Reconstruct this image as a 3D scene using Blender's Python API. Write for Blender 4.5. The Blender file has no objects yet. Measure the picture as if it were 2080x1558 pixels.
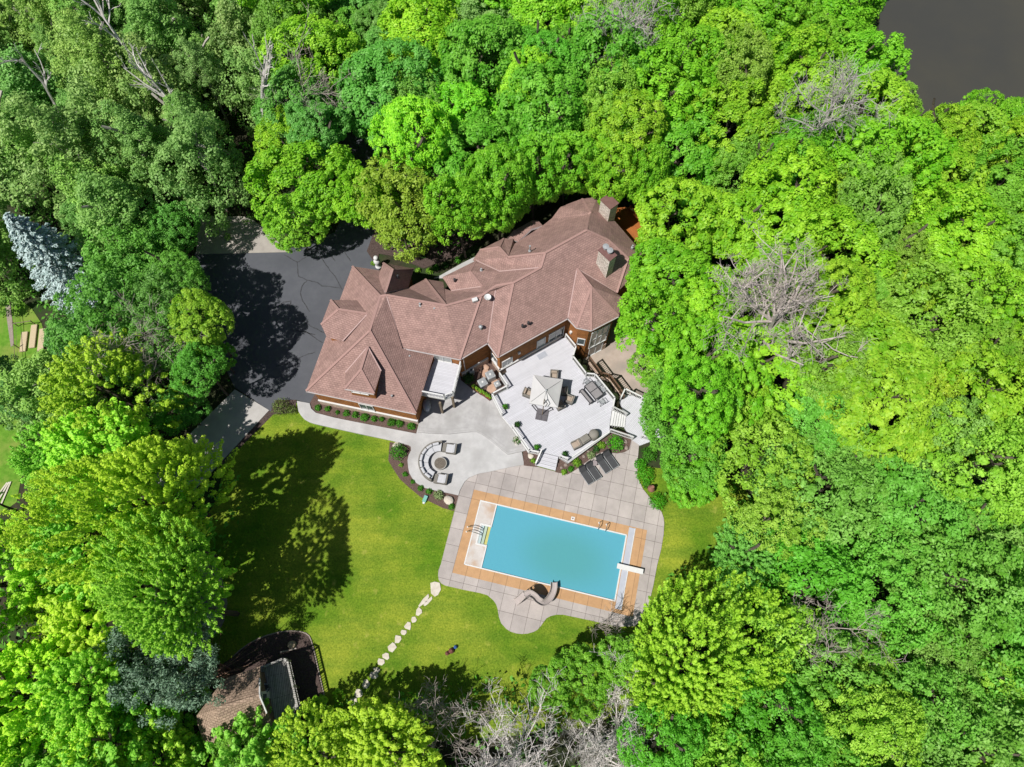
import bpy, math, random
import numpy as np
from mathutils import Vector, Matrix
from mathutils.geometry import tessellate_polygon

S = bpy.context.scene
COL = S.collection
R = math.radians
random.seed(7)
rng = np.random.default_rng(11)

# ------------------------------------------------------------------ camera, sky, sun, exposure
FPX, TILT, HC = 1443.0, R(21.5), 65.0
cam_d = bpy.data.cameras.new("camera")
cam = bpy.data.objects.new("camera", cam_d)
COL.objects.link(cam)
cam.location = (0, 0, HC)
cam.rotation_euler = (TILT, 0, 0)
cam_d.sensor_width = 36.0
cam_d.lens = 36.0 * FPX / 2080.0
cam_d.clip_start = 0.5
cam_d.clip_end = 3000
S.camera = cam

SUN_EL, SUN_AZ = 58.0, 36.0       # shadows run towards +36 degrees from +x
w = bpy.data.worlds.new("World")
S.world = w
w.use_nodes = True
nt = w.node_tree
bg = nt.nodes["Background"]
sky = nt.nodes.new("ShaderNodeTexSky")
sky.sky_type = 'NISHITA'
sky.sun_disc = False
sky.sun_elevation = R(SUN_EL)
sky.sun_rotation = R(270 - SUN_AZ)
nt.links.new(sky.outputs[0], bg.inputs[0])
bg.inputs[1].default_value = 0.042
sd = bpy.data.lights.new("sun", 'SUN')
sd.energy = 3.85
sd.angle = R(0.55)
sd.color = (1.0, 0.965, 0.90)
sun = bpy.data.objects.new("sun", sd)
COL.objects.link(sun)
sdir = Vector((math.cos(R(SUN_AZ)) * math.cos(R(SUN_EL)), math.sin(R(SUN_AZ)) * math.cos(R(SUN_EL)), -math.sin(R(SUN_EL))))
sun.rotation_euler = sdir.to_track_quat('-Z', 'Y').to_euler()
sun.location = (-40, -30, 90)
S.view_settings.view_transform = 'Standard'
S.view_settings.look = 'None'
S.view_settings.exposure = 0.6
S.view_settings.gamma = 1.0

# ------------------------------------------------------------------ measuring helpers
ST, CT = math.sin(TILT), math.cos(TILT)
def ray(px, py):
    x = (px - 1040) / FPX; y = -(py - 779) / FPX
    return np.array([x, ST + y * CT, -CT + y * ST])
O = np.array([0, 0, HC])
def P(px, py, z=0.0):
    "the point of the place at height z that the survey picture shows at px,py"
    d = ray(px, py)
    return O + d * ((z - HC) / d[2])
def P2(px, py, z=0.0): return P(px, py, z)[:2]
def proj(p):
    q = np.asarray(p, float) - O
    x = q[0]; up = q[1] * CT + q[2] * ST; fw = q[1] * ST - q[2] * CT
    return 1040 + FPX * x / fw, 779 - FPX * up / fw
def hitplane(a, N, px, py):
    e = ray(px, py)
    return O + e * (((a - O) @ N) / (e @ N))
def slope_plane(p1, p2, ze, s, inner):
    a = P(*p1, ze); b = P(*p2, ze); d = b - a; d /= np.linalg.norm(d)
    n = np.array([-d[1], d[0], 0]); c = P(*inner, ze)
    if (c - a) @ n < 0: n = -n
    N = np.cross(d, n + np.array([0, 0, s])); N /= np.linalg.norm(N)
    if N[2] < 0: N = -N
    return a, N
def m_per_px(px, py, z=0.0):
    return np.linalg.norm(P(px + 1, py, z) - P(px, py, z))
def inpoly(x, y, poly):
    c = False; n = len(poly); j = n - 1
    for i in range(n):
        xi, yi = poly[i]; xj, yj = poly[j]
        if (yi > y) != (yj > y) and x < (xj - xi) * (y - yi) / (yj - yi) + xi: c = not c
        j = i
    return c

# ------------------------------------------------------------------ materials
ALB = 0.72     # paving, paint and timber reflectances, read off the photograph at this exposure
def al(c): return tuple(v * ALB for v in c[:3])
def M(name, c1, c2=None, scale=3.0, rough=0.8, bump=0.0, bscale=None, spec=0.3, metal=0.0, detail=6, c3=None, scale3=0.4):
    m = bpy.data.materials.new(name); m.use_nodes = True
    t = m.node_tree; b = t.nodes["Principled BSDF"]
    b.inputs["Roughness"].default_value = rough
    b.inputs["Metallic"].default_value = metal
    b.inputs["Specular IOR Level"].default_value = spec
    if c2 is None: c2 = tuple(min(1, v * 1.12) for v in c1[:3])
    c1 = (*al(c1), 1); c2 = al(c2)
    if c3 is not None: c3 = al(c3)
    tc = t.nodes.new("ShaderNodeTexCoord")
    n = t.nodes.new("ShaderNodeTexNoise"); n.inputs["Scale"].default_value = scale; n.inputs["Detail"].default_value = detail
    n.inputs["Roughness"].default_value = 0.65
    t.links.new(tc.outputs["Object"], n.inputs["Vector"])
    r = t.nodes.new("ShaderNodeValToRGB")
    r.color_ramp.elements[0].position = 0.35; r.color_ramp.elements[1].position = 0.65
    r.color_ramp.elements[0].color = c1; r.color_ramp.elements[1].color = (*c2, 1)
    t.links.new(n.outputs[0], r.inputs[0])
    out = r.outputs[0]
    if c3 is not None:
        n3 = t.nodes.new("ShaderNodeTexNoise"); n3.inputs["Scale"].default_value = scale3; n3.inputs["Detail"].default_value = 4
        t.links.new(tc.outputs["Object"], n3.inputs["Vector"])
        r3 = t.nodes.new("ShaderNodeValToRGB"); r3.color_ramp.elements[0].position = 0.45; r3.color_ramp.elements[1].position = 0.68
        t.links.new(n3.outputs[0], r3.inputs[0])
        mx = t.nodes.new("ShaderNodeMixRGB"); t.links.new(r3.outputs[0], mx.inputs[0])
        t.links.new(out, mx.inputs[1]); mx.inputs[2].default_value = (*c3, 1); out = mx.outputs[0]
    t.links.new(out, b.inputs["Base Color"])
    if bump:
        nb = t.nodes.new("ShaderNodeTexNoise"); nb.inputs["Scale"].default_value = bscale or scale * 4; nb.inputs["Detail"].default_value = 6
        t.links.new(tc.outputs["Object"], nb.inputs["Vector"])
        bp = t.nodes.new("ShaderNodeBump"); bp.inputs["Strength"].default_value = bump; bp.inputs["Distance"].default_value = 0.05
        t.links.new(nb.outputs[0], bp.inputs["Height"]); t.links.new(bp.outputs[0], b.inputs["Normal"])
    return m
def brick(name, c1, c2, cm, w_, h_, mortar, offset=0.5, rough=0.85, noise=0.25, nscale=2.0, bump=0.4, coord="UV", spec=0.25, tint=None):
    c1, c2, cm = al(c1), al(c2), al(cm)
    m = bpy.data.materials.new(name); m.use_nodes = True
    t = m.node_tree; b = t.nodes["Principled BSDF"]; b.inputs["Roughness"].default_value = rough
    b.inputs["Specular IOR Level"].default_value = spec
    tc = t.nodes.new("ShaderNodeTexCoord"); k = t.nodes.new("ShaderNodeTexBrick")
    k.offset = offset; k.inputs["Scale"].default_value = 1.0
    k.inputs["Brick Width"].default_value = w_; k.inputs["Row Height"].default_value = h_; k.inputs["Mortar Size"].default_value = mortar
    k.inputs["Mortar Smooth"].default_value = 0.2; k.inputs["Bias"].default_value = 0
    k.inputs["Color1"].default_value = (*c1, 1); k.inputs["Color2"].default_value = (*c2, 1); k.inputs["Mortar"].default_value = (*cm, 1)
    t.links.new(tc.outputs[coord], k.inputs["Vector"])
    n = t.nodes.new("ShaderNodeTexNoise"); n.inputs["Scale"].default_value = nscale; n.inputs["Detail"].default_value = 8; n.inputs["Roughness"].default_value = 0.7
    t.links.new(tc.outputs["Object"], n.inputs["Vector"])
    mp = t.nodes.new("ShaderNodeMapRange"); mp.inputs[1].default_value = 0.3; mp.inputs[2].default_value = 0.7
    mp.inputs[3].default_value = 1 - noise; mp.inputs[4].default_value = 1 + noise
    t.links.new(n.outputs[0], mp.inputs[0])
    mx = t.nodes.new("ShaderNodeMixRGB"); mx.blend_type = 'MULTIPLY'; mx.inputs[0].default_value = 1
    t.links.new(k.outputs[0], mx.inputs[1]); t.links.new(mp.outputs[0], mx.inputs[2])
    t.links.new(mx.outputs[0], b.inputs["Base Color"])
    if bump:
        bp = t.nodes.new("ShaderNodeBump"); bp.inputs["Strength"].default_value = bump; bp.inputs["Distance"].default_value = 0.03; bp.invert = True
        t.links.new(k.outputs[1], bp.inputs["Height"]); t.links.new(bp.outputs[0], b.inputs["Normal"])
    return m
def leafmat(name, c1, c2, trans=0.35, rough=0.5, var=0.35):
    "leaf colour: clump attribute picks between two greens, object colour tints one tree against the next"
    m = bpy.data.materials.new(name); m.use_nodes = True
    t = m.node_tree; b = t.nodes["Principled BSDF"]
    at = t.nodes.new("ShaderNodeAttribute"); at.attribute_name = "tint"
    r = t.nodes.new("ShaderNodeMixRGB"); r.inputs[1].default_value = (*c1, 1); r.inputs[2].default_value = (*c2, 1)
    t.links.new(at.outputs["Fac"], r.inputs[0])
    oi = t.nodes.new("ShaderNodeObjectInfo")
    mx = t.nodes.new("ShaderNodeMixRGB"); mx.blend_type = 'MULTIPLY'; mx.inputs[0].default_value = 1
    t.links.new(r.outputs[0], mx.inputs[1]); t.links.new(oi.outputs["Color"], mx.inputs[2])
    t.links.new(mx.outputs[0], b.inputs["Base Color"])
    b.inputs["Roughness"].default_value = rough; b.inputs["Specular IOR Level"].default_value = 0.32
    tr = t.nodes.new("ShaderNodeBsdfTranslucent"); t.links.new(mx.outputs[0], tr.inputs[0])
    ms = t.nodes.new("ShaderNodeMixShader"); ms.inputs[0].default_value = trans
    o = t.nodes["Material Output"]
    t.links.new(b.outputs[0], ms.inputs[1]); t.links.new(tr.outputs[0], ms.inputs[2]); t.links.new(ms.outputs[0], o.inputs[0])
    return m

shingle = brick("roof_shingle", (0.440, 0.278, 0.246), (0.365, 0.228, 0.202), (0.27, 0.168, 0.150), 0.30, 0.19, 0.018, noise=0.20, nscale=1.3, bump=0.5)
ridgecap = M("ridge_shingle", (0.40, 0.245, 0.22), (0.46, 0.285, 0.255), 6, 0.9)
cabinroof = brick("cabin_shingle", (0.46, 0.33, 0.25), (0.33, 0.24, 0.18), (0.20, 0.14, 0.10), 0.3, 0.2, 0.025, noise=0.3, nscale=1.5)
cedar = brick("cedar_siding", (0.50, 0.205, 0.058), (0.38, 0.145, 0.042), (0.17, 0.065, 0.022), 0.22, 0.18, 0.014, noise=0.3, nscale=1.6)
stone = brick("stone_veneer", (0.80, 0.58, 0.44), (0.62, 0.50, 0.42), (0.38, 0.30, 0.25), 0.38, 0.17, 0.02, noise=0.35, nscale=4)
chimstone = brick("pale_stone", (0.88, 0.80, 0.72), (0.66, 0.57, 0.50), (0.35, 0.29, 0.25), 0.45, 0.21, 0.022, noise=0.3, nscale=4)
whitep = M("white_paint", (0.74, 0.74, 0.74), (0.82, 0.82, 0.82), 4, 0.5)
fascia = M("fascia_paint", (0.52, 0.46, 0.46), (0.58, 0.52, 0.52), 4, 0.6)
glass = M("window_glass", (0.06, 0.08, 0.09), (0.14, 0.17, 0.18), 0.8, 0.06, spec=0.7)
blindglass = M("curtained_glass", (0.36, 0.38, 0.38), (0.46, 0.47, 0.46), 2, 0.15, spec=0.6)
deckmat = brick("white_decking", (0.70, 0.70, 0.76), (0.63, 0.63, 0.68), (0.38, 0.38, 0.42), 4.2, 0.145, 0.009, noise=0.05, nscale=0.9, bump=0.3, rough=0.6)
greydeck = brick("weathered_boards", (0.55, 0.53, 0.50), (0.42, 0.40, 0.38), (0.10, 0.095, 0.09), 3.5, 0.14, 0.016, noise=0.25, nscale=3)
orangedeck = brick("stained_boards", (0.50, 0.17, 0.045), (0.42, 0.14, 0.035), (0.12, 0.04, 0.01), 4, 0.14, 0.008, noise=0.12)
concrete = M("pale_concrete", (0.53, 0.525, 0.53), (0.62, 0.61, 0.615), 1.6, 0.85, 0.2, 12, detail=10, c3=(0.47, 0.46, 0.46), scale3=0.45)
concrete2 = M("stamped_concrete", (0.46, 0.45, 0.455), (0.56, 0.55, 0.555), 2.2, 0.85, 0.3, 9, detail=10, c3=(0.41, 0.40, 0.40), scale3=0.6)
concrete3 = M("parking_concrete", (0.40, 0.36, 0.33), (0.48, 0.44, 0.40), 1.2, 0.9, 0.1, 12)
band_m = M("concrete_band", (0.38, 0.37, 0.37), (0.44, 0.43, 0.43), 5, 0.9, 0.2)
slabm = brick("pool_paving", (0.445, 0.400, 0.385), (0.535, 0.480, 0.458), (0.18, 0.15, 0.14), 1.22, 1.5, 0.016, offset=0.0, noise=0.17, nscale=0.55, bump=0.2)
tanm = brick("tan_border", (0.60, 0.36, 0.19), (0.55, 0.325, 0.17), (0.26, 0.16, 0.09), 1.22, 30.0, 0.016, offset=0.0, noise=0.13, nscale=1.6, bump=0.2)
mottled = M("bleached_concrete", (0.62, 0.57, 0.54), (0.70, 0.66, 0.64), 1.2, 0.8, 0.1, 10, c3=(0.56, 0.40, 0.29), scale3=0.9)
asphalt = M("asphalt", (0.106, 0.112, 0.132), (0.124, 0.130, 0.150), 1.1, 0.9, 0.2, 40, detail=12, c3=(0.094, 0.100, 0.118), scale3=0.2)
tar = M("tar", (0.055, 0.057, 0.063), (0.065, 0.067, 0.075), 5, 0.7)
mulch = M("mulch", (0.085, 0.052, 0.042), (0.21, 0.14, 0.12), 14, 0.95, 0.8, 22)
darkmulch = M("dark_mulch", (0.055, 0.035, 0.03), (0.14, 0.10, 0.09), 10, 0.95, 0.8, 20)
gravel = M("gravel", (0.25, 0.20, 0.17), (0.48, 0.41, 0.36), 16, 0.9, 0.6, 20)
rock = M("limestone", (0.62, 0.55, 0.46), (0.78, 0.72, 0.63), 2.5, 0.85, 0.4, 6)
darkrock = M("field_stone", (0.24, 0.19, 0.17), (0.42, 0.34, 0.30), 3, 0.85, 0.5, 6)
metal = M("steel", (0.55, 0.55, 0.55), None, 5, 0.25, metal=1.0)
greymetal = M("grey_metal", (0.42, 0.44, 0.46), (0.50, 0.52, 0.54), 3, 0.45, metal=0.2)
darkmetal = M("dark_metal", (0.045, 0.045, 0.05), (0.06, 0.06, 0.065), 5, 0.45)
copper = M("brown_cap", (0.19, 0.10, 0.09), (0.24, 0.13, 0.12), 3, 0.5)
wicker = M("wicker", (0.20, 0.185, 0.165), (0.30, 0.28, 0.25), 18, 0.8, 0.4)
taupe = M("taupe_cushion", (0.42, 0.34, 0.275), (0.47, 0.385, 0.31), 3, 0.9)
coverm = M("taupe_cover", (0.24, 0.225, 0.20), (0.30, 0.28, 0.245), 2, 0.85, 0.3, 5)
cushion = M("pale_grey_cushion", (0.56, 0.565, 0.60), (0.63, 0.635, 0.67), 3, 0.9)
canopy_m = M("canopy_cloth", (0.63, 0.62, 0.625), (0.68, 0.67, 0.67), 1.5, 0.9)
sling = M("charcoal_mesh", (0.055, 0.056, 0.062), (0.085, 0.086, 0.094), 12, 0.7)
basegrey = M("umbrella_base", (0.12, 0.11, 0.125), (0.16, 0.15, 0.165), 6, 0.6)
tabletop_m = M("grey_table_tile", (0.27, 0.255, 0.265), (0.33, 0.31, 0.32), 5, 0.6)
slide_m = M("slide_plastic", (0.52, 0.45, 0.43), (0.60, 0.53, 0.51), 2, 0.4)
firetop = M("lava_rock", (0.09, 0.075, 0.06), (0.28, 0.24, 0.20), 22, 0.9, 0.8, 22)
redbrown = M("planter_wood", (0.16, 0.06, 0.05), (0.22, 0.085, 0.07), 5, 0.8)
paver = M("pink_paver", (0.52, 0.33, 0.24), (0.60, 0.41, 0.31), 2, 0.85)
darkbrown = M("dark_brown_wood", (0.055, 0.032, 0.02), (0.08, 0.05, 0.03), 5, 0.7)
postwood = M("post_wood", (0.22, 0.17, 0.12), (0.29, 0.23, 0.17), 4, 0.8)
yellowstep = M("yellow_step", (0.55, 0.53, 0.16), (0.62, 0.60, 0.22), 2, 0.6)
greenstep = M("pale_green_step", (0.44, 0.56, 0.46), (0.50, 0.62, 0.52), 2, 0.6)
bluestep = M("pale_blue_step", (0.48, 0.60, 0.62), (0.55, 0.66, 0.68), 2, 0.6)
teal = M("teal_plastic", (0.20, 0.48, 0.42), None, 3, 0.6)
bluegrey = M("blue_grey_shell", (0.42, 0.45, 0.52), (0.50, 0.53, 0.60), 1.5, 0.35)
bark = M("bark", (0.10, 0.08, 0.06), (0.20, 0.165, 0.13), 4, 0.95, 0.5)
palebark = M("pale_bark", (0.42, 0.38, 0.33), (0.56, 0.52, 0.47), 4, 0.9, 0.3)
deadbark = M("dead_branch_bark", (0.38, 0.32, 0.28), (0.55, 0.48, 0.44), 3, 0.95)
deadgrey = M("grey_twig_bark", (0.40, 0.37, 0.34), (0.56, 0.53, 0.50), 3, 0.95)
straw = M("straw", (0.62, 0.48, 0.30), (0.72, 0.60, 0.42), 10, 0.95, 0.5)
redflower = M("red_flower", (0.5, 0.03, 0.03), (0.6, 0.06, 0.05), 4, 0.7)
whiteflower = M("white_flower", (0.72, 0.66, 0.55), (0.8, 0.74, 0.66), 4, 0.7)
forestfloor = M("forest_floor", (0.028, 0.032, 0.015), (0.065, 0.055, 0.032), 2.0, 0.95, 0.6, 6, c3=(0.03, 0.06, 0.012), scale3=0.3)

def lawnmat():
    m = bpy.data.materials.new("lawn_grass"); m.use_nodes = True
    t = m.node_tree; b = t.nodes["Principled BSDF"]; b.inputs["Roughness"].default_value = 0.9; b.inputs["Specular IOR Level"].default_value = 0.1
    tc = t.nodes.new("ShaderNodeTexCoord")
    def noise(scale, det=5, stretch=None):
        n = t.nodes.new("ShaderNodeTexNoise"); n.inputs["Scale"].default_value = scale; n.inputs["Detail"].default_value = det; n.inputs["Roughness"].default_value = 0.6
        src = tc.outputs["Object"]
        if stretch:
            mp = t.nodes.new("ShaderNodeMapping"); mp.inputs["Rotation"].default_value = (0, 0, R(stretch[0])); mp.inputs["Scale"].default_value = (stretch[1], stretch[2], 1)
            t.links.new(src, mp.inputs[0]); src = mp.outputs[0]
        t.links.new(src, n.inputs["Vector"]); return n
    def ramp(n, a, b_, ca, cb):
        r = t.nodes.new("ShaderNodeValToRGB"); r.color_ramp.elements[0].position = a; r.color_ramp.elements[1].position = b_
        r.color_ramp.elements[0].color = (*ca, 1); r.color_ramp.elements[1].color = (*cb, 1); t.links.new(n.outputs[0], r.inputs[0]); return r
    big = ramp(noise(0.16, 4), 0.36, 0.62, (0.085, 0.178, 0.010), (0.212, 0.268, 0.026))
    streak = ramp(noise(0.7, 5, (-52, 0.25, 1.2)), 0.35, 0.7, (0.74, 0.84, 0.85), (1.22, 1.12, 1.15))
    fine = ramp(noise(7, 8), 0.32, 0.68, (0.62, 0.70, 0.6), (1.32, 1.25, 1.3))
    patch = ramp(noise(1.1, 6), 0.60, 0.80, (0, 0, 0), (1, 1, 1))
    m1 = t.nodes.new("ShaderNodeMixRGB"); m1.blend_type = 'MULTIPLY'; m1.inputs[0].default_value = 1
    t.links.new(big.outputs[0], m1.inputs[1]); t.links.new(streak.outputs[0], m1.inputs[2])
    m2 = t.nodes.new("ShaderNodeMixRGB"); m2.blend_type = 'MULTIPLY'; m2.inputs[0].default_value = 1
    t.links.new(m1.outputs[0], m2.inputs[1]); t.links.new(fine.outputs[0], m2.inputs[2])
    m3 = t.nodes.new("ShaderNodeMixRGB"); t.links.new(patch.outputs[0], m3.inputs[0])
    t.links.new(m2.outputs[0], m3.inputs[1]); m3.inputs[2].default_value = (0.34, 0.34, 0.07, 1)
    t.links.new(m3.outputs[0], b.inputs["Base Color"])
    bp = t.nodes.new("ShaderNodeBump"); bp.inputs["Strength"].default_value = 0.7; bp.inputs["Distance"].default_value = 0.08
    t.links.new(noise(14, 6).outputs[0], bp.inputs["Height"]); t.links.new(bp.outputs[0], b.inputs["Normal"])
    return m
lawn_m = lawnmat()

def watermat():
    m = bpy.data.materials.new("pool_water"); m.use_nodes = True
    t = m.node_tree; b = t.nodes["Principled BSDF"]
    b.inputs["Roughness"].default_value = 0.06; b.inputs["IOR"].default_value = 1.33
    tc = t.nodes.new("ShaderNodeTexCoord"); sp = t.nodes.new("ShaderNodeSeparateXYZ"); t.links.new(tc.outputs["UV"], sp.inputs[0])
    # deep end (a broad hopper centred right of the middle) is greener
    def math_(op, a, b_=None):
        n = t.nodes.new("ShaderNodeMath"); n.operation = op
        for i, v in enumerate((a, b_)):
            if v is None: continue
            if isinstance(v, (int, float)): n.inputs[i].default_value = v
            else: t.links.new(v, n.inputs[i])
        return n.outputs[0]
    dx = math_('DIVIDE', math_('SUBTRACT', sp.outputs[0], 8.6), 5.6)
    dy = math_('DIVIDE', math_('SUBTRACT', sp.outputs[1], 3.2), 3.6)
    d = math_('SQRT', math_('ADD', math_('MULTIPLY', dx, dx), math_('MULTIPLY', dy, dy)))
    r = t.nodes.new("ShaderNodeValToRGB"); r.color_ramp.interpolation = 'EASE'
    e = r.color_ramp.elements; e[0].position = 0.25; e[0].color = (0.078, 0.280, 0.312, 1); e[1].position = 1.0; e[1].color = (0.086, 0.308, 0.400, 1)
    t.links.new(d, r.inputs[0])
    t.links.new(r.outputs[0], b.inputs["Base Color"])
    n = t.nodes.new("ShaderNodeTexNoise"); n.inputs["Scale"].default_value = 2.6; n.inputs["Detail"].default_value = 4
    t.links.new(tc.outputs["Object"], n.inputs["Vector"])
    bp = t.nodes.new("ShaderNodeBump"); bp.inputs["Strength"].default_value = 0.22; bp.inputs["Distance"].default_value = 0.05
    t.links.new(n.outputs[0], bp.inputs["Height"]); t.links.new(bp.outputs[0], b.inputs["Normal"])
    return m
water_m = watermat()
lake_m = M("lake_water", (0.070, 0.069, 0.060), (0.100, 0.092, 0.064), 0.022, 0.12, 0.05, 1.5, spec=0.5)

# ------------------------------------------------------------------ mesh builder
ORG = {}
class MB:
    def __init__(s): s.v = []; s.f = []; s.m = []
    def add(s, vs, fs, m=0):
        o = len(s.v); s.v += [tuple(float(c) for c in v) for v in vs]; s.f += [tuple(o + i for i in f) for f in fs]; s.m += [m] * len(fs); return s
    def box(s, c, d, rz=0.0, m=0, rx=0.0, ry=0.0):
        mt = Matrix.Rotation(rz, 4, 'Z') @ Matrix.Rotation(ry, 4, 'Y') @ Matrix.Rotation(rx, 4, 'X')
        vs = [Vector(c) + mt @ Vector((x * d[0] / 2, y * d[1] / 2, z * d[2] / 2)) for z in (-1, 1) for x, y in ((-1, -1), (1, -1), (1, 1), (-1, 1))]
        return s.add(vs, [(3, 2, 1, 0), (4, 5, 6, 7), (0, 1, 5, 4), (1, 2, 6, 5), (2, 3, 7, 6), (3, 0, 4, 7)], m)
    def beam(s, p, q, w_, h_, m=0):
        p = Vector(p); q = Vector(q); d = (q - p)
        if d.length < 1e-6: return s
        d.normalize(); side = d.cross(Vector((0, 0, 1)))
        if side.length < 1e-3: side = Vector((1, 0, 0))
        side.normalize(); up = side.cross(d)
        vs = [a + side * x * w_ / 2 + up * y * h_ / 2 for a in (p, q) for x, y in ((-1, -1), (1, -1), (1, 1), (-1, 1))]
        return s.add(vs, [(3, 2, 1, 0), (4, 5, 6, 7), (0, 1, 5, 4), (1, 2, 6, 5), (2, 3, 7, 6), (3, 0, 4, 7)], m)
    def tube(s, p, q, r0, r1=None, n=8, m=0, cap=True):
        r1 = r0 if r1 is None else r1
        p = Vector(p); q = Vector(q); d = (q - p).normalized()
        a = d.orthogonal().normalized(); b = d.cross(a)
        vs = [c + (a * math.cos(2 * math.pi * i / n) + b * math.sin(2 * math.pi * i / n)) * r for c, r in ((p, r0), (q, r1)) for i in range(n)]
        fs = [(i, (i + 1) % n, n + (i + 1) % n, n + i) for i in range(n)]
        if cap: fs += [tuple(range(n))[::-1], tuple(range(n, 2 * n))]
        return s.add(vs, fs, m)
    def path(s, pts, r, n=8, m=0):
        for a, b in zip(pts, pts[1:]): s.tube(a, b, r, r, n, m)
        return s
    def prism(s, poly, z0, z1, m=0, mtop=None):
        poly = [(float(p[0]), float(p[1])) for p in poly]
        ar = sum(poly[i - 1][0] * poly[i][1] - poly[i][0] * poly[i - 1][1] for i in range(len(poly)))
        if ar < 0: poly = poly[::-1]
        n = len(poly)
        vs = [(x, y, z0) for x, y in poly] + [(x, y, z1) for x, y in poly]
        tri = tessellate_polygon([[Vector((x, y, 0)) for x, y in poly]])
        s.add(vs, [(i, (i + 1) % n, n + (i + 1) % n, n + i) for i in range(n)], m)
        o = len(s.v) - 2 * n
        for t in tri:
            a, b, c = t
            A, B, C = poly[a], poly[b], poly[c]
            if (B[0] - A[0]) * (C[1] - A[1]) - (B[1] - A[1]) * (C[0] - A[0]) < 0: b, c = c, b
            s.f.append((o + n + a, o + n + b, o + n + c)); s.m.append(m if mtop is None else mtop)
            s.f.append((o + a, o + c, o + b)); s.m.append(m)
        return s
    def holed(s, outer, holes, z0, z1, m=0):
        loops = [outer] + holes
        flat = [tuple(map(float, p[:2])) for l in loops for p in l]
        n = len(flat); o = len(s.v)
        s.v += [(x, y, z1) for x, y in flat] + [(x, y, z0) for x, y in flat]
        for t in tessellate_polygon([[Vector((p[0], p[1], 0)) for p in l] for l in loops]):
            a, b, c = t; A, B, C = flat[a], flat[b], flat[c]
            if (B[0] - A[0]) * (C[1] - A[1]) - (B[1] - A[1]) * (C[0] - A[0]) < 0: b, c = c, b
            s.f.append((o + a, o + b, o + c)); s.m.append(m)
        k = 0
        for l in loops:
            L = len(l)
            for i in range(L):
                a = k + i; b = k + (i + 1) % L
                s.f.append((o + a, o + n + a, o + n + b, o + b)); s.m.append(m)
            k += L
        return s
    def lathe(s, prof, c, n=16, m=0, cap=True):
        c = Vector(c); k = len(prof)
        vs = [c + Vector((r * math.cos(2 * math.pi * i / n), r * math.sin(2 * math.pi * i / n), z)) for r, z in prof for i in range(n)]
        fs = [(j * n + i, j * n + (i + 1) % n, (j + 1) * n + (i + 1) % n, (j + 1) * n + i) for j in range(k - 1) for i in range(n)]
        if cap: fs += [tuple(range(n))[::-1], tuple(range((k - 1) * n, k * n))]
        return s.add(vs, fs, m)
    def build(s, name, mats, parent=None, world=False, smooth=False, bevel=0.0, rot=0.0, uvrot=0.0, uvorg=(0, 0)):
        me = bpy.data.meshes.new(name)
        v = np.array(s.v, dtype=float).reshape(-1, 3)
        org = np.array(ORG.get(parent.name, (0, 0, 0))) if (parent is not None and world) else np.zeros(3)
        me.from_pydata((v - org).tolist(), [], s.f)
        if not isinstance(mats, (list, tuple)): mats = [mats]
        for m in mats: me.materials.append(m)
        me.polygons.foreach_set("material_index", s.m)
        if smooth: me.polygons.foreach_set("use_smooth", [True] * len(s.f))
        me.update()
        uv = me.uv_layers.new(name="UVMap").data
        cr, sr = math.cos(uvrot), math.sin(uvrot)
        for p in me.polygons:
            n = p.normal
            if abs(n.z) > 0.985:
                for li in p.loop_indices:
                    q = me.vertices[me.loops[li].vertex_index].co
                    x = q.x + org[0] - uvorg[0]; y = q.y + org[1] - uvorg[1]
                    uv[li].uv = (x * cr + y * sr, -x * sr + y * cr)
            else:
                h = Vector((0, 0, 1)).cross(n).normalized(); sl = n.cross(h)
                for li in p.loop_indices:
                    q = me.vertices[me.loops[li].vertex_index].co
                    uv[li].uv = (q.dot(h), q.dot(sl))
        o = bpy.data.objects.new(name, me); COL.objects.link(o)
        if parent is not None: o.parent = parent
        ORG[o.name] = tuple(org)
        if bevel:
            bv = o.modifiers.new("bevel", 'BEVEL'); bv.width = bevel; bv.segments = 2; bv.limit_method = 'ANGLE'
        return o
def thing(name, label, cat, loc=(0, 0, 0), rz=0.0, group=None):
    o = bpy.data.objects.new(name, None); COL.objects.link(o)
    o.location = [float(c) for c in loc]; o.rotation_euler = (0, 0, rz)
    o.empty_display_size = 0.3
    o["label"] = label; o["category"] = cat
    if group: o["group"] = group
    ORG[o.name] = tuple(float(c) for c in loc)
    return o
def tag(o, label, cat, group=None, kind=None):
    o["label"] = label; o["category"] = cat
    if group: o["group"] = group
    if kind: o["kind"] = kind
    return o
def struct(name, mb, mats, kind="structure", **k):
    o = mb.build(name, mats, **k); o["kind"] = kind; return o
def dup(root, loc, rz, label, group=None):
    r = root.copy(); COL.objects.link(r); r.location = [float(c) for c in loc]; r.rotation_euler = (0, 0, rz)
    r["label"] = label
    if group: r["group"] = group
    for ch in list(root.children):
        c = ch.copy(); COL.objects.link(c); c.parent = r
        for g in list(ch.children):
            d = g.copy(); COL.objects.link(d); d.parent = c
    return r
def ang(p, q): return math.atan2(q[1] - p[1], q[0] - p[0])
def offset_poly(poly, d):
    "inset a counter-clockwise polygon by d"
    n = len(poly); out = []
    for i in range(n):
        a, b, c = (np.array(poly[j % n], float) for j in (i - 1, i, i + 1))
        u = (b - a) / np.linalg.norm(b - a); v = (c - b) / np.linalg.norm(c - b)
        n1 = np.array([-u[1], u[0]]); n2 = np.array([-v[1], v[0]])
        m = n1 + n2; m /= np.linalg.norm(m)
        k = max(m @ n1, 0.45)
        out.append(b + m * d / k)
    return out
def ccw(poly):
    ar = sum(poly[i - 1][0] * poly[i][1] - poly[i][0] * poly[i - 1][1] for i in range(len(poly)))
    return poly if ar > 0 else poly[::-1]
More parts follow.
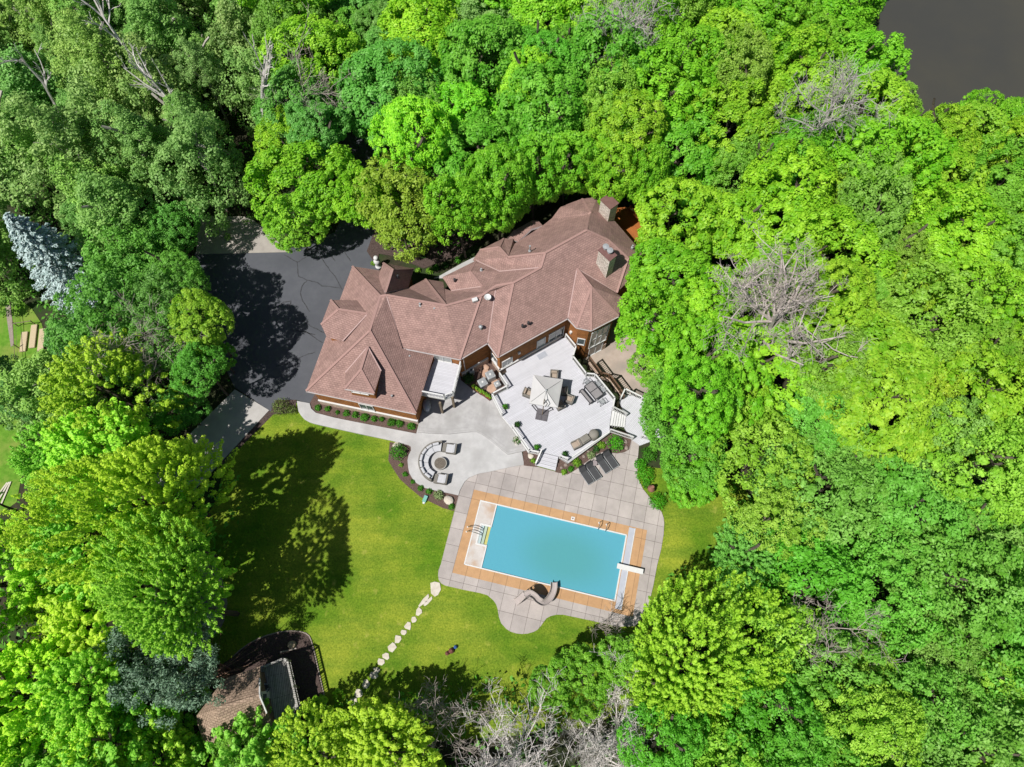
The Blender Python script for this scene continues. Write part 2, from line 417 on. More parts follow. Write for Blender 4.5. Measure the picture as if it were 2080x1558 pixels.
def smooth_poly(pts, it=2):
    for _ in range(it):
        o = []
        for i in range(len(pts)):
            a = np.array(pts[i - 1]); b = np.array(pts[i]); c = np.array(pts[(i + 1) % len(pts)])
            o += [b * 0.75 + a * 0.25, b * 0.75 + c * 0.25]
        pts = o
    return pts

# ------------------------------------------------------------------ ground, lawn, drives, paving
LOWZ = -2.2
low_px = [(1175, 690), (1166, 712), (1172, 740), (1193, 756), (1216, 779), (1233, 783), (1255, 812), (1263, 828), (1310, 846), (1420, 860), (1500, 800), (1500, 560), (1300, 560), (1240, 600), (1200, 660)]
low_pl = [P2(x, y, LOWZ) for x, y in low_px]
def seg_dist(p, a, b):
    d = b - a; t = max(0, min(1, ((p - a) @ d) / (d @ d))); return np.linalg.norm(p - a - t * d)
def ground_z(x, y):
    if not (5 < x < 34 and 15 < y < 50): return 0.0
    p = np.array([x, y])
    d = min(seg_dist(p, low_pl[i - 1], low_pl[i]) for i in range(len(low_pl)))
    if not inpoly(x, y, low_pl): return 0.0 if d > 0.01 else 0.0
    return (LOWZ - .1) * min(1.0, max(0.0, (d + 0.15) / 0.5))
def make_ground():
    xs = np.concatenate([[-900, -400, -200, -120], np.arange(-80, 5, 2.5), np.arange(5, 34, 0.6), np.arange(34, 84, 2.5), [120, 200, 400, 900]])
    ys = np.concatenate([[-600, -200, -80, -40], np.arange(-20, 15, 2.5), np.arange(15, 50, 0.6), np.arange(50, 105, 2.5), [140, 220, 400, 900]])
    mb = MB(); nx, ny = len(xs), len(ys)
    vs = [(x, y, ground_z(x, y)) for y in ys for x in xs]
    fs = [(j * nx + i, j * nx + i + 1, (j + 1) * nx + i + 1, (j + 1) * nx + i) for j in range(ny - 1) for i in range(nx - 1)]
    mb.add(vs, fs); return struct("ground", mb, forestfloor, smooth=False)
make_ground()
def sheet(name, px, z0, z1, mat, kind="structure", sm=0, z=None, **k):
    zz = z1 if z is None else z
    pl = [P2(x, y, zz) for x, y in px]
    if sm: pl = smooth_poly(pl, sm)
    mb = MB(); mb.prism(pl, z0, z1); return struct(name, mb, mat, kind, **k)
# pool frame
PA = P2(976.4, 1016.9, 0.12); PB = P2(1272.5, 1086.8, 0.12); PD = P2(943.5, 1146, 0.12)
PU = (PB - PA) / np.linalg.norm(PB - PA); PV = np.array([PU[1], -PU[0]])
PL = float(np.linalg.norm(PB - PA)); PW = float(np.linalg.norm(PD - PA))
PANG = math.atan2(PU[1], PU[0])
def pf(u, v): return PA + PU * u + PV * v
def pfi(px, py, z=0.12):
    d = P2(px, py, z) - PA; return float(d @ PU), float(d @ PV)

lawn_px = [(470, 860), (545, 812), (700, 830), (1000, 900), (1240, 940), (1420, 960), (1530, 985), (1530, 1120), (1440, 1230), (1360, 1330), (1260, 1470), (1000, 1500), (640, 1520), (560, 1330), (400, 1360), (392, 1100), (455, 985), (440, 900)]
sheet("lawn", lawn_px, -0.02, 0.03, lawn_m, sm=1)
# neighbouring yard at the far left edge
sheet("neighbour_lawn", [(-120, 590), (20, 590), (80, 640), (98, 710), (60, 760), (40, 850), (45, 960), (30, 1040), (-120, 1080)], -0.02, 0.03,
      M("neighbour_grass", (0.10, 0.26, 0.012), (0.17, 0.36, 0.03), 2, 0.9, 0.5, 10, c3=(0.26, 0.33, 0.06), scale3=0.5), sm=1)
sheet("gravel_path", [(10, 618), (22, 616), (25, 660), (28, 700), (22, 705), (16, 664)], 0.02, 0.05, gravel)

# asphalt drive in front of the garage and its arm that bends away through the trees
drive_px = [(392, 560), (396, 512), (575, 508), (610, 500), (680, 472), (705, 420), (690, 350), (680, 270), (700, 200), (780, 190), (800, 270), (815, 340), (780, 430), (765, 505), (770, 545), (775, 640), (690, 805), (633, 822), (602, 812), (560, 812), (550, 836), (476, 786), (452, 735), (425, 660)]
sheet("driveway", drive_px, -0.02, 0.05, asphalt)
mb = MB()
for line in [[(577, 517), (603, 533), (606, 561), (623, 569), (645, 574), (654, 581), (692, 585)], [(603, 533), (625, 520), (649, 507), (668, 515), (681, 530)], [(652, 520), (662, 539), (680, 560), (695, 588)],
             [(623, 569), (614, 580), (610, 596), (615, 612), (629, 633)], [(546, 628), (560, 625), (575, 614), (592, 612), (588, 620), (590, 631)],
             [(590, 669), (612, 673), (640, 680)], [(622, 673), (634, 683), (655, 696)], [(614, 650), (630, 662), (660, 676)], [(560, 744), (585, 738), (615, 723), (640, 715)], [(700, 512), (712, 530)]]:
    pts = []
    for (x0, y0), (x1, y1) in zip(line, line[1:]):
        for k in range(4):
            pts.append((x0 + (x1 - x0) * k / 4 + rng.normal(0, .5), y0 + (y1 - y0) * k / 4 + rng.normal(0, .5)))
    pts.append(line[-1]); pl = [P2(x, y, 0.05) for x, y in pts]
    for a, b in zip(pl, pl[1:]):
        d = b - a; n = np.array([-d[1], d[0]]) / np.linalg.norm(d) * rng.uniform(0.03, 0.055); e = d / np.linalg.norm(d) * 0.02
        mb.add([(*(a - n - e), 0.054), (*(b - n + e), 0.054), (*(b + n + e), 0.054), (*(a + n - e), 0.054)], [(0, 1, 2, 3)])
struct("driveway_crack_sealing", mb, tar)
sheet("parking_pad", [(398, 516), (402, 438), (505, 440), (540, 466), (585, 512)], -0.02, 0.09, concrete3)
sheet("sports_slab", [(477, 791), (546.5, 833.2), (446.3, 941), (380, 1010), (300, 975), (360, 906.3)], -0.02, 0.09, M("slab_concrete", (0.49, 0.465, 0.45), (0.57, 0.545, 0.53), 0.8, 0.9, 0.1, 10))

# concrete walk and upper patio
patio_px = [(603, 814.3), (628.9, 819.1), (631.8, 829.7), (641.4, 838.4), (678, 848), (715.6, 855.7), (845.5, 880.7), (850.4, 861.5), (852, 830), (872, 728), (935, 735), (935.9, 773.2), (965, 796.5), (991.5, 812.4), (999, 806), (1024, 838), (1055, 885),
            (1072, 914), (1060, 918), (1064.5, 943.8), (1040, 948.1), (993.8, 958.2), (972, 962), (953.3, 969.8), (944, 978), (940.3, 984.2), (934, 996), (931.1, 1006), (907.8, 1000.8), (884, 996), (861.2, 990.2), (845.3, 980.6), (837.8, 972), (831.5, 961), (829.1, 949.6), (827.7, 935), (830, 924), (834.9, 914.9), (834.5, 907),
            (829.2, 903.8), (792.6, 894.2), (730, 881), (667.4, 867.2), (640, 861), (628.9, 857.6), (618, 851.5), (611.6, 844.1), (606.5, 836), (604.8, 828.7)]
sheet("patio", patio_px, -0.02, 0.20, concrete)
terr_px = [(849.4, 866), (849.4, 878), (880, 880.5), (912, 881.5), (935, 879), (956.3, 877), (968, 877), (977.5, 881.3), (988, 888), (998.5, 896), (1015, 910), (1031.3, 923), (1068, 915), (1056, 886), (1024, 838), (999, 806), (991.5, 811), (965, 795), (936, 772), (933, 733), (874, 727), (854, 830)]
sheet("terrace", terr_px, 0.19, 0.34, concrete2)
mb = MB()
bl = [(849.4, 874), (880, 877), (912, 878), (935, 875.5), (956.3, 873.5), (968, 873.5), (977.5, 877.5), (988, 884), (998.5, 892), (1015, 906), (1031.3, 918.5), (1068, 911)]
def strip(mb, px, z, wd, z0=None):
    pl = [P2(x, y, z) for x, y in px]
    for a, b in zip(pl, pl[1:]):
        d = b - a; n = np.array([-d[1], d[0]]) / np.linalg.norm(d) * wd / 2; e = d / np.linalg.norm(d) * wd * 0.12
        mb.add([(*(a - n - e), z), (*(b - n + e), z), (*(b + n + e), z), (*(a + n - e), z)], [(0, 1, 2, 3) if True else 0])
strip(mb, bl, 0.344, 0.035)
strip(mb, [(849.4, 867.5), (880, 871), (912, 871.8), (935, 869.5), (956.3, 867.3), (971, 867.5), (982, 872), (993, 880), (1004, 889), (1018, 901), (1033, 912), (1062, 906)], 0.344, 0.03)
strip(mb, [(984, 868), (992, 838), (994, 814)], 0.344, 0.03)
strip(mb, [(931, 868), (905, 850)], 0.344, 0.02)
struct("patio_joints", mb, band_m)

# lower patio beside the tower (a step down the slope)
sheet("lower_patio", [(1205, 690), (1176, 728), (1186, 745), (1192, 751), (1217, 778), (1234, 782), (1256, 811), (1264, 826), (1318, 838), (1345, 800), (1345, 700), (1315, 600), (1285, 600), (1240, 640)], LOWZ - 0.1, LOWZ + 0.03, M("warm_concrete", (0.46, 0.37, 0.31), (0.54, 0.45, 0.39), 0.9, 0.85, 0.1, 9, c3=(0.38, 0.33, 0.29), scale3=0.5))

# pool paving with the pool opening cut out
deck_px = [(1064.5, 943.8), (1040, 948.1), (993.8, 958.2), (972, 962), (953.3, 969.8), (944, 978), (940.3, 984.2), (935, 995), (931.7, 1004.4), (915.8, 1065.1), (895.5, 1146), (890.5, 1158), (889.8, 1168), (891.2, 1177.8), (896, 1185), (904.2, 1189.3), (941.8, 1198), (975, 1204.5), (990, 1209), (1002.4, 1219.7), (1008, 1228), (1011.1, 1238.4), (1013, 1252), (1018, 1266), (1028.4, 1277.4), (1037, 1283),
           (1048.7, 1286.6), (1060, 1287.8), (1071.8, 1287), (1084, 1283.5), (1092, 1279), (1099, 1271), (1103.5, 1264.4), (1110, 1256), (1118, 1251.4), (1130, 1248.5), (1144, 1248.5), (1198.9, 1260.1), (1253.8, 1273.1), (1290, 1272), (1315, 1240), (1327, 1190), (1334.6, 1148.9), (1343.3, 1114.2), (1348, 1085), (1349.1, 1062.2), (1348, 1052), (1344, 1040), (1328.9, 1021.8), (1305.8, 992.9), (1294.2, 966.9), (1295.6, 932.2), (1300, 880), (1285, 878),
           (1279.8, 900.4), (1276.9, 911), (1268, 917), (1254, 919.5), (1239.3, 917.8), (1227.8, 914.9), (1212, 921), (1198.9, 930.8), (1170, 952.4), (1152.6, 962.5), (1129.5, 958.2), (1086.2, 946.7)]
st_u0, st_v0 = pfi(979.5, 1064.5); st_u1, st_v1 = pfi(990.5, 1107.8)
WU0 = 1.52                       # water starts here along the pool; the pale deck is before it
SU0 = 0.62; SV0 = st_v0 + 0.05; SV1 = st_v1 + 0.05
water_loop = [pf(WU0, 0.0), pf(PL, 0.0), pf(PL, PW), pf(WU0, PW), pf(WU0, SV1), pf(SU0, SV1), pf(SU0, SV0), pf(WU0, SV0)]
mb = MB(); mb.holed([P2(x, y, 0.12) for x, y in deck_px], [[tuple(p) for p in water_loop]], -0.4, 0.12)
struct("pool_terrace", mb, slabm, uvrot=PANG, uvorg=tuple(PA + PU * 0.35))
OM = 0.86
mb = MB(); mb.holed([pf(-OM, -OM), pf(PL + 1.75, -OM), pf(PL + 1.75, PW + OM + 0.1), pf(-OM, PW + OM + 0.1)], [[tuple(pf(0, 0)), tuple(pf(PL, 0)), tuple(pf(PL, PW)), tuple(pf(0, PW))]], 0.122, 0.127)
struct("pool_border", mb, tanm, uvrot=PANG, uvorg=tuple(PA + PU * 0.35))
mb = MB(); mb.prism([P2(x, y, 0.13) for x, y in [(1012, 1232), (1040, 1225), (1060, 1240), (1050, 1262), (1020, 1262)]], 0.1, 0.124)

# lake in the upper right
sheet("lake", [(1740, -420), (1795, -60), (1780, 120), (1810, 190), (1850, 250), (1900, 270), (2100, 300), (2400, 330), (2700, -300)], -0.02, 0.06, lake_m, sm=1)
# beds of mulch
sheet("mulch_bed", [(629, 819.3), (640, 800), (850, 852), (845.5, 880.7), (715.6, 855.7), (641.4, 838.4), (631.8, 829.7)], -0.02, 0.10, mulch)
mb = MB()
mb.prism([P2(x, y, 0.06) for x, y in [(791.6, 897.6), (823, 903.3), (836, 905), (842, 925), (842, 950), (850, 972), (870, 985), (910, 993), (935, 998), (921.5, 1037.7), (900, 1032), (855, 1010), (833, 992), (811.8, 972.7), (797, 950), (788.7, 935)]], -0.02, 0.06)
struct("mulch_bed_by_patio", mb, mulch)
sheet("mulch_bed_by_deck", [(1129, 950), (1136, 925), (1240, 872), (1285, 880), (1281, 900), (1278, 913), (1268, 918.5), (1254, 921), (1239.3, 919.5), (1227.8, 916.5), (1212, 923), (1198.9, 932.5), (1170, 954), (1152.6, 964), (1128, 959)], 0.05, 0.14, mulch)
sheet("mulch_bed_by_steps", [(1064, 945), (1062, 915), (1078, 908), (1100, 925), (1090, 948)], 0.05, 0.23, mulch)
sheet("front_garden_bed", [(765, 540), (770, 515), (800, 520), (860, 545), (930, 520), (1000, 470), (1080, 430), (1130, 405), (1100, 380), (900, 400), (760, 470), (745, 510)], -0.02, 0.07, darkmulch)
sheet("front_walk", [(880, 566), (893, 561), (939, 535), (970, 520), (975, 527), (942, 545), (905, 566)], 0.05, 0.09, concrete, z=0.0)
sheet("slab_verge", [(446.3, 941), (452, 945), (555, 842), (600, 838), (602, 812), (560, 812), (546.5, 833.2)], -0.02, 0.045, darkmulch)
bedpts = [(472.4, 1334.3), (488, 1320), (505.1, 1307.4), (525, 1297), (543.7, 1290), (568, 1283.5), (591.8, 1281.4), (608, 1282.5), (620.7, 1286.2), (628, 1292), (632.2, 1301.6), (638, 1322), (643.8, 1347.8), (657.2, 1407.5), (672.6, 1471), (600, 1545), (420, 1530), (380, 1400)]
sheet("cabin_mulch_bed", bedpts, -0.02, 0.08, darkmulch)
mb = MB()
pl = [P2(x, y, 0.1) for x, y in bedpts[:15]]
for a, b in zip(pl, pl[1:]): mb.beam((*a, 0.07), (*b, 0.07), 0.09, 0.1)
struct("bed_edging", mb, gravel)
sheet("gravel_strip", [(405, 1120), (425, 1125), (440, 1150), (455, 1185), (462, 1225), (455, 1262), (440, 1290), (405, 1290), (395, 1200)], -0.02, 0.05, gravel)
sheet("utility_court", [(936, 772), (965, 796.5), (991.5, 812.4), (999, 806), (1030, 784), (1014, 757), (992, 722), (940, 745)], 0.0, 0.16, mulch)

# ------------------------------------------------------------------ the house
ZE, ZG = 5.6, 4.15
DZ = 0.9                       # timber deck
house = thing("house", "sprawling house with mauve brown shingle hip roofs and cedar walls between driveway and pool", "house", (*P2(1000, 650, 0), 0))
GS = slope_plane((621.6, 794), (844.6, 840.3), ZG, .62, (751, 671))
R1 = P(772.4, 601.5, 7.4); R2 = P(751, 671.8, 7.45)
def V3(x, y, z): return P(x, y, z)
gA, gB, gC = V3(621.6, 794, ZG), V3(844.6, 840.3, ZG), V3(715.6, 540.8, ZG)
gB2 = V3(879.2, 728.6, ZG)
gB3 = gB + (gB2 - gB) * 1.12
LT0 = V3(784.9, 599.8, 7.5); LT1 = V3(906.2, 620.7, 8.0); LT2 = V3(977.5, 601, 7.95); LT3 = V3(1008, 580, 8.0)
LE0 = V3(816.7, 706.4, ZE - .1); LE1 = V3(934.1, 729.6, ZE); LE2 = V3(990.8, 695.9, ZE); LE3 = V3(1011.2, 724.8, ZE)
MT0 = V3(1042.8, 574.5, 8.35); MT1 = V3(1098.7, 543.7, 8.45); MT2 = V3(1107.3, 513.8, 8.9); MT3 = V3(1191.1, 467.6, 8.9)
MT4 = V3(1235.4, 487.8, 7.95); MT5 = V3(1275.8, 524.4, 6.95)
ME1 = V3(1153.6, 645.8, ZE); TR0 = V3(1171.8, 545.6, 7.5); TAP = V3(1200.7, 582.2, 7.75)
TE1 = V3(1170.9, 665, ZE); TE2 = V3(1200.8, 670.8, ZE); TE3 = V3(1256.6, 641.9, ZE); TE4 = V3(1268, 607.3, ZE); TE5 = V3(1250.8, 593.8, ZE)
SE1 = V3(1252.7, 594.5, ZE + .02); SE2 = V3(1266, 581, ZE); SE3 = V3(1298, 553, ZE); SE4 = V3(1308.5, 517.5, ZE)
NE1 = V3(1245, 444.5, ZE); NE2 = V3(1215, 398, ZE); NE3 = V3(1182.4, 403.5, ZE); NE4 = V3(1139, 419.5, ZE); NE5 = V3(1120.8, 443.5, ZE)
NT = V3(1199.8, 432, 7.3); NV = V3(1195, 436.5, 7.2)
roof = MB()
def face(*v):
    v = [Vector(q) for q in v]
    n = Vector((0, 0, 0))
    for i in range(len(v)): n += v[i - 1].cross(v[i])
    if n.z < 0: v = v[::-1]
    roof.add(v, [tuple(range(len(v)))])
face(gA, gB, R2)                                          # garage
face(gA, gC, R1, R2)
gV = V3(764.7, 572.6, 5.6)
gN = V3(771.4, 549.5, ZG)
face(gC, V3(789, 552, ZG), V3(800, 598, 6.6), R1)
GEP = slope_plane((844.6, 840.3), (879.2, 728.6), ZG, .60, (751, 671))
face(gB, gB3, hitplane(*GEP, 817, 707) - np.array([0, 0, .12]), hitplane(*GEP, 801, 653) - np.array([0, 0, .12]), LT0, R1, R2)
face(LE0, LE1, LT2, LT1, LT0)                             # link, garden side
face(LE1, LE2, LT3, LT2)
face(LE2, LE3, MT0, LT3)
LNa = V3(829.2, 585, 4.3); LNb = V3(863.8, 566.8, 3.8); LNc = V3(900.4, 572.6, 3.8); LNd = V3(902.4, 586, 4.9)
LNe = V3(916.8, 590.9, 5.75)
MR0 = V3(985, 593.8, 8.0)
face(LT0, LNa, LNb, LT1)
face(LNb, LNc, LNd, LT1)
EP1 = V3(954.4, 551.4, 6.9); EP2 = V3(979.4, 582.2, 7.4)
face(LNd, LNe, EP2, MR0, LT2, LT1)
face(V3(898.5, 563, 5.6), V3(916.8, 590.9, 5.6), EP2, EP1)          # entrance roof
EN = V3(966.9, 529.2, 5.9)
face(V3(898.5, 563, 5.6), EN, EP1)
MV0 = V3(1014.9, 551.4, 7.0)
face(EN, EP1, EP2, MR0, MT0, MT1, MV0)
face(MR0, LT3, MT0); face(LT2, LT3, MR0)
MB1 = V3(1013.9, 502.3, 6.9); MB2 = V3(1032.2, 522.5, 7.55); MBe = V3(1044.7, 495.6, ZE)
MBa = V3(960, 528.3, ZE); MBb = V3(974.4, 508, ZE); MBc = V3(1022.6, 484, ZE); MBd = V3(1042.8, 485, ZE)
face(MBa, MBb, MB1, MB2, MT2, MT1, MV0)
face(EN, MBa, MV0)
face(MBb, MBc, MB1); face(MBc, MBd, MBe, MB2, MB1)
NEa = V3(1102.5, 458, ZE); NEb = NE5
face(MBe, NEa, NEb, NV, MT3, MT2, MB2)
face(V3(1030.3, 482.5, 5.3), V3(1042.8, 468.6, 5.3), V3(1079.4, 464.7, 6.0), MBe + (NEa - MBe) * .12)     # small bay
face(V3(1042.8, 468.6, 5.3), V3(1081.3, 447.4, 5.3), V3(1079.4, 464.7, 6.0))
face(V3(1081.3, 447.4, 5.3), V3(1092.9, 447.8, 5.3), NEa, V3(1079.4, 464.7, 6.0))
face(NE5, NE4, NE3, NT, NV)                                # north-east wing
face(NE3, NE2, NE1, NT); face(NT, NE1, SE4, MT5, MT4, MT3, NV)
face(LE3, ME1, TR0, MT4, MT3, MT2, MT1, MT0)              # broad garden slope
face(TR0, SE1, MT5, MT4)
face(SE1, SE2, MT5); face(SE2, SE3, MT5); face(SE3, SE4, MT5)
face(ME1, TE1, TAP, TR0); face(TE1, TE2, TAP); face(TE2, TE3, TAP); face(TE3, TE4, TE5, TR0, TAP)   # tower
ND1 = V3(778.1, 534.1, 4.3); ND2 = V3(797.4, 547.5, 6.9); ND3 = V3(783, 593.8, 7.25); ND5 = V3(840.7, 545.6, 4.0)   # north gable of garage
face(ND1, ND2, ND3, V3(764.7, 572.6, 5.0)); face(ND1, ND5, ND2); face(ND2, ND5, LNa, ND3)
GWP = slope_plane((621.6, 794), (715.6, 540.8), ZG, .66, (751, 671))
WR = hitplane(*GWP, 747.3, 638) + np.array([0, 0, .04]); WZ_ = hitplane(*GWP, 696.3, 693)[2] + .35
WD = [V3(671.3, 609.2, WZ_), V3(652, 659.3, WZ_), V3(664, 685, WZ_), V3(696.3, 693, WZ_)]; WA = V3(687.6, 628.4, WR[2])
WN = hitplane(*GWP, 725.2, 610.1) + np.array([0, 0, .04])
face(WD[0], WD[1], WA); face(WD[1], WD[2], WD[3], WR, WA); face(WD[0], WA, WR, WN)
D0 = hitplane(*GS, 747.3, 704.5) + np.array([0, 0, .03]); D1 = V3(732.9, 750.7, D0[2]); ZD = D0[2] - .6
D2 = V3(700.1, 789.3, ZD); D3 = V3(759.8, 799.8, ZD); D4 = V3(774.3, 753.6, ZD)
D5 = hitplane(*GS, 702, 757) + np.array([0, 0, .03])
face(D0, D1, D2, D5); face(D1, D2, D3); face(D0, D1, D3, D4)
ro = roof.build("roof", [shingle, fascia], house, world=True)
# weld shared corners so that the thickness is even, then give the roof its depth and pale edge boards
import bmesh
bm = bmesh.new(); bm.from_mesh(ro.data); bmesh.ops.remove_doubles(bm, verts=bm.verts, dist=0.001); bm.to_mesh(ro.data); bm.free()
so = ro.modifiers.new("depth", 'SOLIDIFY'); so.thickness = 0.2; so.offset = -1; so.material_offset_rim = 1; so.use_even_offset = False
flash_m = M('pink_flashing', (0.50, 0.34, 0.32), (0.56, 0.40, 0.38), 4, 0.8)
# ridge and hip caps
caps = MB()
for a, b in [(gA, R2), (gB, R2), (gC, R1), (R1, R2), (LT0, LT1), (LT1, LT2), (LT2, LT3), (LT3, MT0), (LE1, LT2), (LE3, MT0), (MT0, MT1), (MT1, MT2), (MT2, MT3), (MT3, MT4), (MT4, MT5), (TR0, TAP), (TAP, TE1), (TAP, TE2), (TAP, TE3), (NT, NE3), (NT, NV), (NV, MT3),
             (MB1, MBc), (MB1, MB2), (MB1, MBb), (ND1, ND2), (ND2, ND3), (ND2, ND5), (WD[0], WA), (WD[1], WA), (WA, WR), (D0, D1), (D1, D2), (D1, D3), (EP1, EP2), (EP1, EN), (MT5, SE1), (MT5, SE4), (LNb, LT1), (R1, LT0), (MB2, MT2)]:
    caps.beam((a[0], a[1], a[2] + .02), (b[0], b[1], b[2] + .02), 0.21, 0.06)
caps.build("ridge_cap", ridgecap, ro, world=True)
for a, b in [(LT0, LE0), (LE2, LT3), (TR0, ME1), (TR0, TE5), (EP2, V3(916.8, 590.9, 5.6)), (WD[3], WR), (D0, D5), (D0, D4), (MV0, MT1), (MV0, EN)]:
    caps = MB(); caps.beam((a[0], a[1], a[2] + .03), (b[0], b[1], b[2] + .03), 0.10, 0.05)
    caps.build("valley_flashing", flash_m, ro, world=True)
# gutters along the garden eaves
gt = MB()
for a, b in [(gA, gB), (LE0, LE1), (LE1, LE2), (LE2, LE3), (LE3, ME1), (ME1, TE1), (TE1, TE2), (TE2, TE3), (D2, D3)]:
    a = Vector(a); b = Vector(b); d = (b - a).normalized(); n = Vector((d.y, -d.x, 0)) * 0.04
    gt.beam(a + n + Vector((0, 0, -.10)), b + n + Vector((0, 0, -.10)), 0.09, 0.09)
gt.build("gutter", fascia, ro, world=True)

# walls: main body, garage, tower share one storey line
main_loop = [LE0, LE1, LE2, LE3, ME1, TE1, TE2, TE3, TE4, TE5, SE2, SE3, SE4, NE1, NE2, NE3, NE4, NE5, NEa, MBe, MBd, MBc, MBb, MBa, V3(965, 550, ZE), V3(925, 582, 5.5), V3(902, 608, 5.5), V3(868, 604, 5.5), V3(835, 606, 5.5), V3(800, 600, ZE)]
ml = ccw([(p[0], p[1]) for p in main_loop])
mw = offset_poly(ml, 0.42)
wl = MB(); wl.prism(mw, LOWZ - 0.05, ZE - 0.02)
walls = wl.build("wall", cedar, house, world=True)
gl = ccw([(p[0], p[1]) for p in (gA, gB, gB3, V3(835, 640, ZG), V3(829, 585, ZG), V3(780, 551, ZG), gC)])
gw = offset_poly(gl, 0.34)
wl = MB(); wl.prism(gw, -0.05, ZG - 0.02)
wl.build("wall", cedar, house, world=True)
def prism_under(poly3, inset, z0, drop):
    pl = ccw([(p[0], p[1]) for p in poly3]); q = offset_poly(pl, inset); m_ = MB(); m_.prism(q, z0, drop); return m_
prism_under([ND1, V3(764.7, 572.6, 5.0), ND3, LNa, ND5], 0.35, 0.0, 3.95).build("wall", cedar, house, world=True)
prism_under([WD[0], WD[1], WD[2], WD[3], V3(725, 640, 5)], 0.25, 0.0, WZ_ - .05).build("wall", cedar, house, world=True)
prism_under([V3(1030.3, 482.5, 5.3), V3(1050.5, 489, 5.3), V3(1102, 458.4, 5.3), V3(1092.9, 447.8, 5.3), V3(1081.3, 447.4, 5.3), V3(1042.8, 468.6, 5.3)], 0.3, 0, 5.2).build("wall", cedar, house, world=True)
prism_under([D2, D3, D4, D0], 0.18, 3.3, ZD - .02).build("wall", cedar, house, world=True)

def wline(a, b, inset):
    "plan line of the wall under the eave a-b (house to the left of a->b)"
    a = np.array(a[:2]); b = np.array(b[:2]); d = (b - a) / np.linalg.norm(b - a); n = np.array([-d[1], d[0]])
    return a + n * inset, b + n * inset, d, -n
def hitwall(wln, px, py):
    a, b, d, n = wln; q = hitplane(np.array([a[0], a[1], 0.0]), np.array([n[0], n[1], 0.0]), px, py)
    return float((q[:2] - a) @ d), float(q[2])
def wallbox(mb, wln, u0, u1, z0, z1, out, back=0.05):
    a, b, d, n = wln
    c = a + d * (u0 + u1) / 2 + n * (out - back) / 2
    mb.box((c[0], c[1], (z0 + z1) / 2), (abs(u1 - u0), out + back, z1 - z0), rz=math.atan2(d[1], d[0]))
def window(wln, u0, u1, z0, z1, nx=2, nz=1, name="window", gm=None, fw=0.07, label=None):
    gm = gm or glass
    f = MB()
    wallbox(f, wln, u0 - fw, u1 + fw, z1, z1 + fw * 1.3, .07); wallbox(f, wln, u0 - fw, u1 + fw, z0 - fw * 1.3, z0, .09)
    wallbox(f, wln, u0 - fw, u0, z0, z1, .07); wallbox(f, wln, u1, u1 + fw, z0, z1, .07)
    for i in range(1, nx): wallbox(f, wln, u0 + (u1 - u0) * i / nx - fw * .45, u0 + (u1 - u0) * i / nx + fw * .45, z0, z1, .06)
    for i in range(1, nz): wallbox(f, wln, u0, u1, z0 + (z1 - z0) * i / nz - fw * .45, z0 + (z1 - z0) * i / nz + fw * .45, .055)
    o = f.build(name, whitep, house, world=True)
    if label: o["label"] = label
    g = MB(); wallbox(g, wln, u0, u1, z0, z1, .02); g.build("pane", gm, o, world=True)
    return o
W_gs = wline(gA, gB, .34); W_ls = wline(LE0, LE1, .42); W_l2 = wline(LE1, LE2, .42); W_l3 = wline(LE2, LE3, .42); W_ms = wline(LE3, ME1, .42)
W_t0 = wline(ME1, TE1, .42); W_t1 = wline(TE1, TE2, .42); W_t2 = wline(TE2, TE3, .42); W_d = wline(D2, D3, .18)
def wlen(wln): return float(np.linalg.norm(wln[1] - wln[0]))
# garage: stone plinth, white band, window, dormer windows
m_ = MB(); wallbox(m_, W_gs, .3, wlen(W_gs) - .3, 0, 1.05, .10); m_.build("stone_base", stone, house, world=True)
m_ = MB(); wallbox(m_, W_gs, .28, wlen(W_gs) - .28, 1.05, 1.17, .15); m_.build("band", whitep, house, world=True)
u0, _ = hitwall(W_gs, 731, 822); u1, _ = hitwall(W_gs, 757, 827)
window(W_gs, u0, u1, 1.25, 2.6, 2)
u0, z1 = hitwall(W_d, 714.5, 793); u1, _ = hitwall(W_d, 747.5, 800)
window(W_d, u0, u1, ZD - .95, ZD - .08, 2, gm=blindglass)
# link: balcony door, walls with band, court windows
u0, _ = hitwall(W_ls, 884, 728); u1, _ = hitwall(W_ls, 918, 741)
window(W_ls, u0, u1, 3.32, 5.3, 2, name="balcony_door", gm=blindglass)
for W_, a_, b_ in ((W_l2, .1, wlen(W_l2) + .1), (W_l3, -.1, wlen(W_l3) - .3), (W_ms, .3, wlen(W_ms) - .2)):
    m_ = MB(); wallbox(m_, W_, a_, b_, 0, 1.25, .09); m_.build("stone_base", stone, house, world=True)
    m_ = MB(); wallbox(m_, W_, a_, b_, 1.25, 1.37, .15); m_.build("band", whitep, house, world=True)
u0, _ = hitwall(W_ms, 1021, 748); u1, _ = hitwall(W_ms, 1039.5, 738)
window(W_ms, u0, u1, 1.5, 2.7, 2, gm=blindglass)
def px_u(W_, px, z):
    "distance along wall W_ of the picture column px at height z"
    lo, hi = -2.0, wlen(W_) + 2
    for _ in range(40):
        mid = (lo + hi) / 2; q = W_[0] + W_[2] * mid
        if proj((q[0], q[1], z))[0] < px: lo = mid
        else: hi = mid
    return lo
for (x0, x1, z0, z1, nx, nm, gm_) in [(1091, 1106, DZ + .05, DZ + 2.1, 1, "patio_door", blindglass), (1115, 1144, DZ + .05, DZ + 2.15, 2, "patio_door", None),
                                      (1031, 1057, 4.55, 5.1, 2, "window", blindglass), (1116, 1141, 4.55, 5.15, 3, "window", None)]:
    zc_ = (z0 + z1) / 2
    window(W_ms, px_u(W_ms, x0, zc_), px_u(W_ms, x1, zc_), z0, z1, nx, name=nm, gm=gm_)
window(W_l2, px_u(W_l2, 962, 4.9), px_u(W_l2, 984, 4.9), 4.6, 5.1, 3)
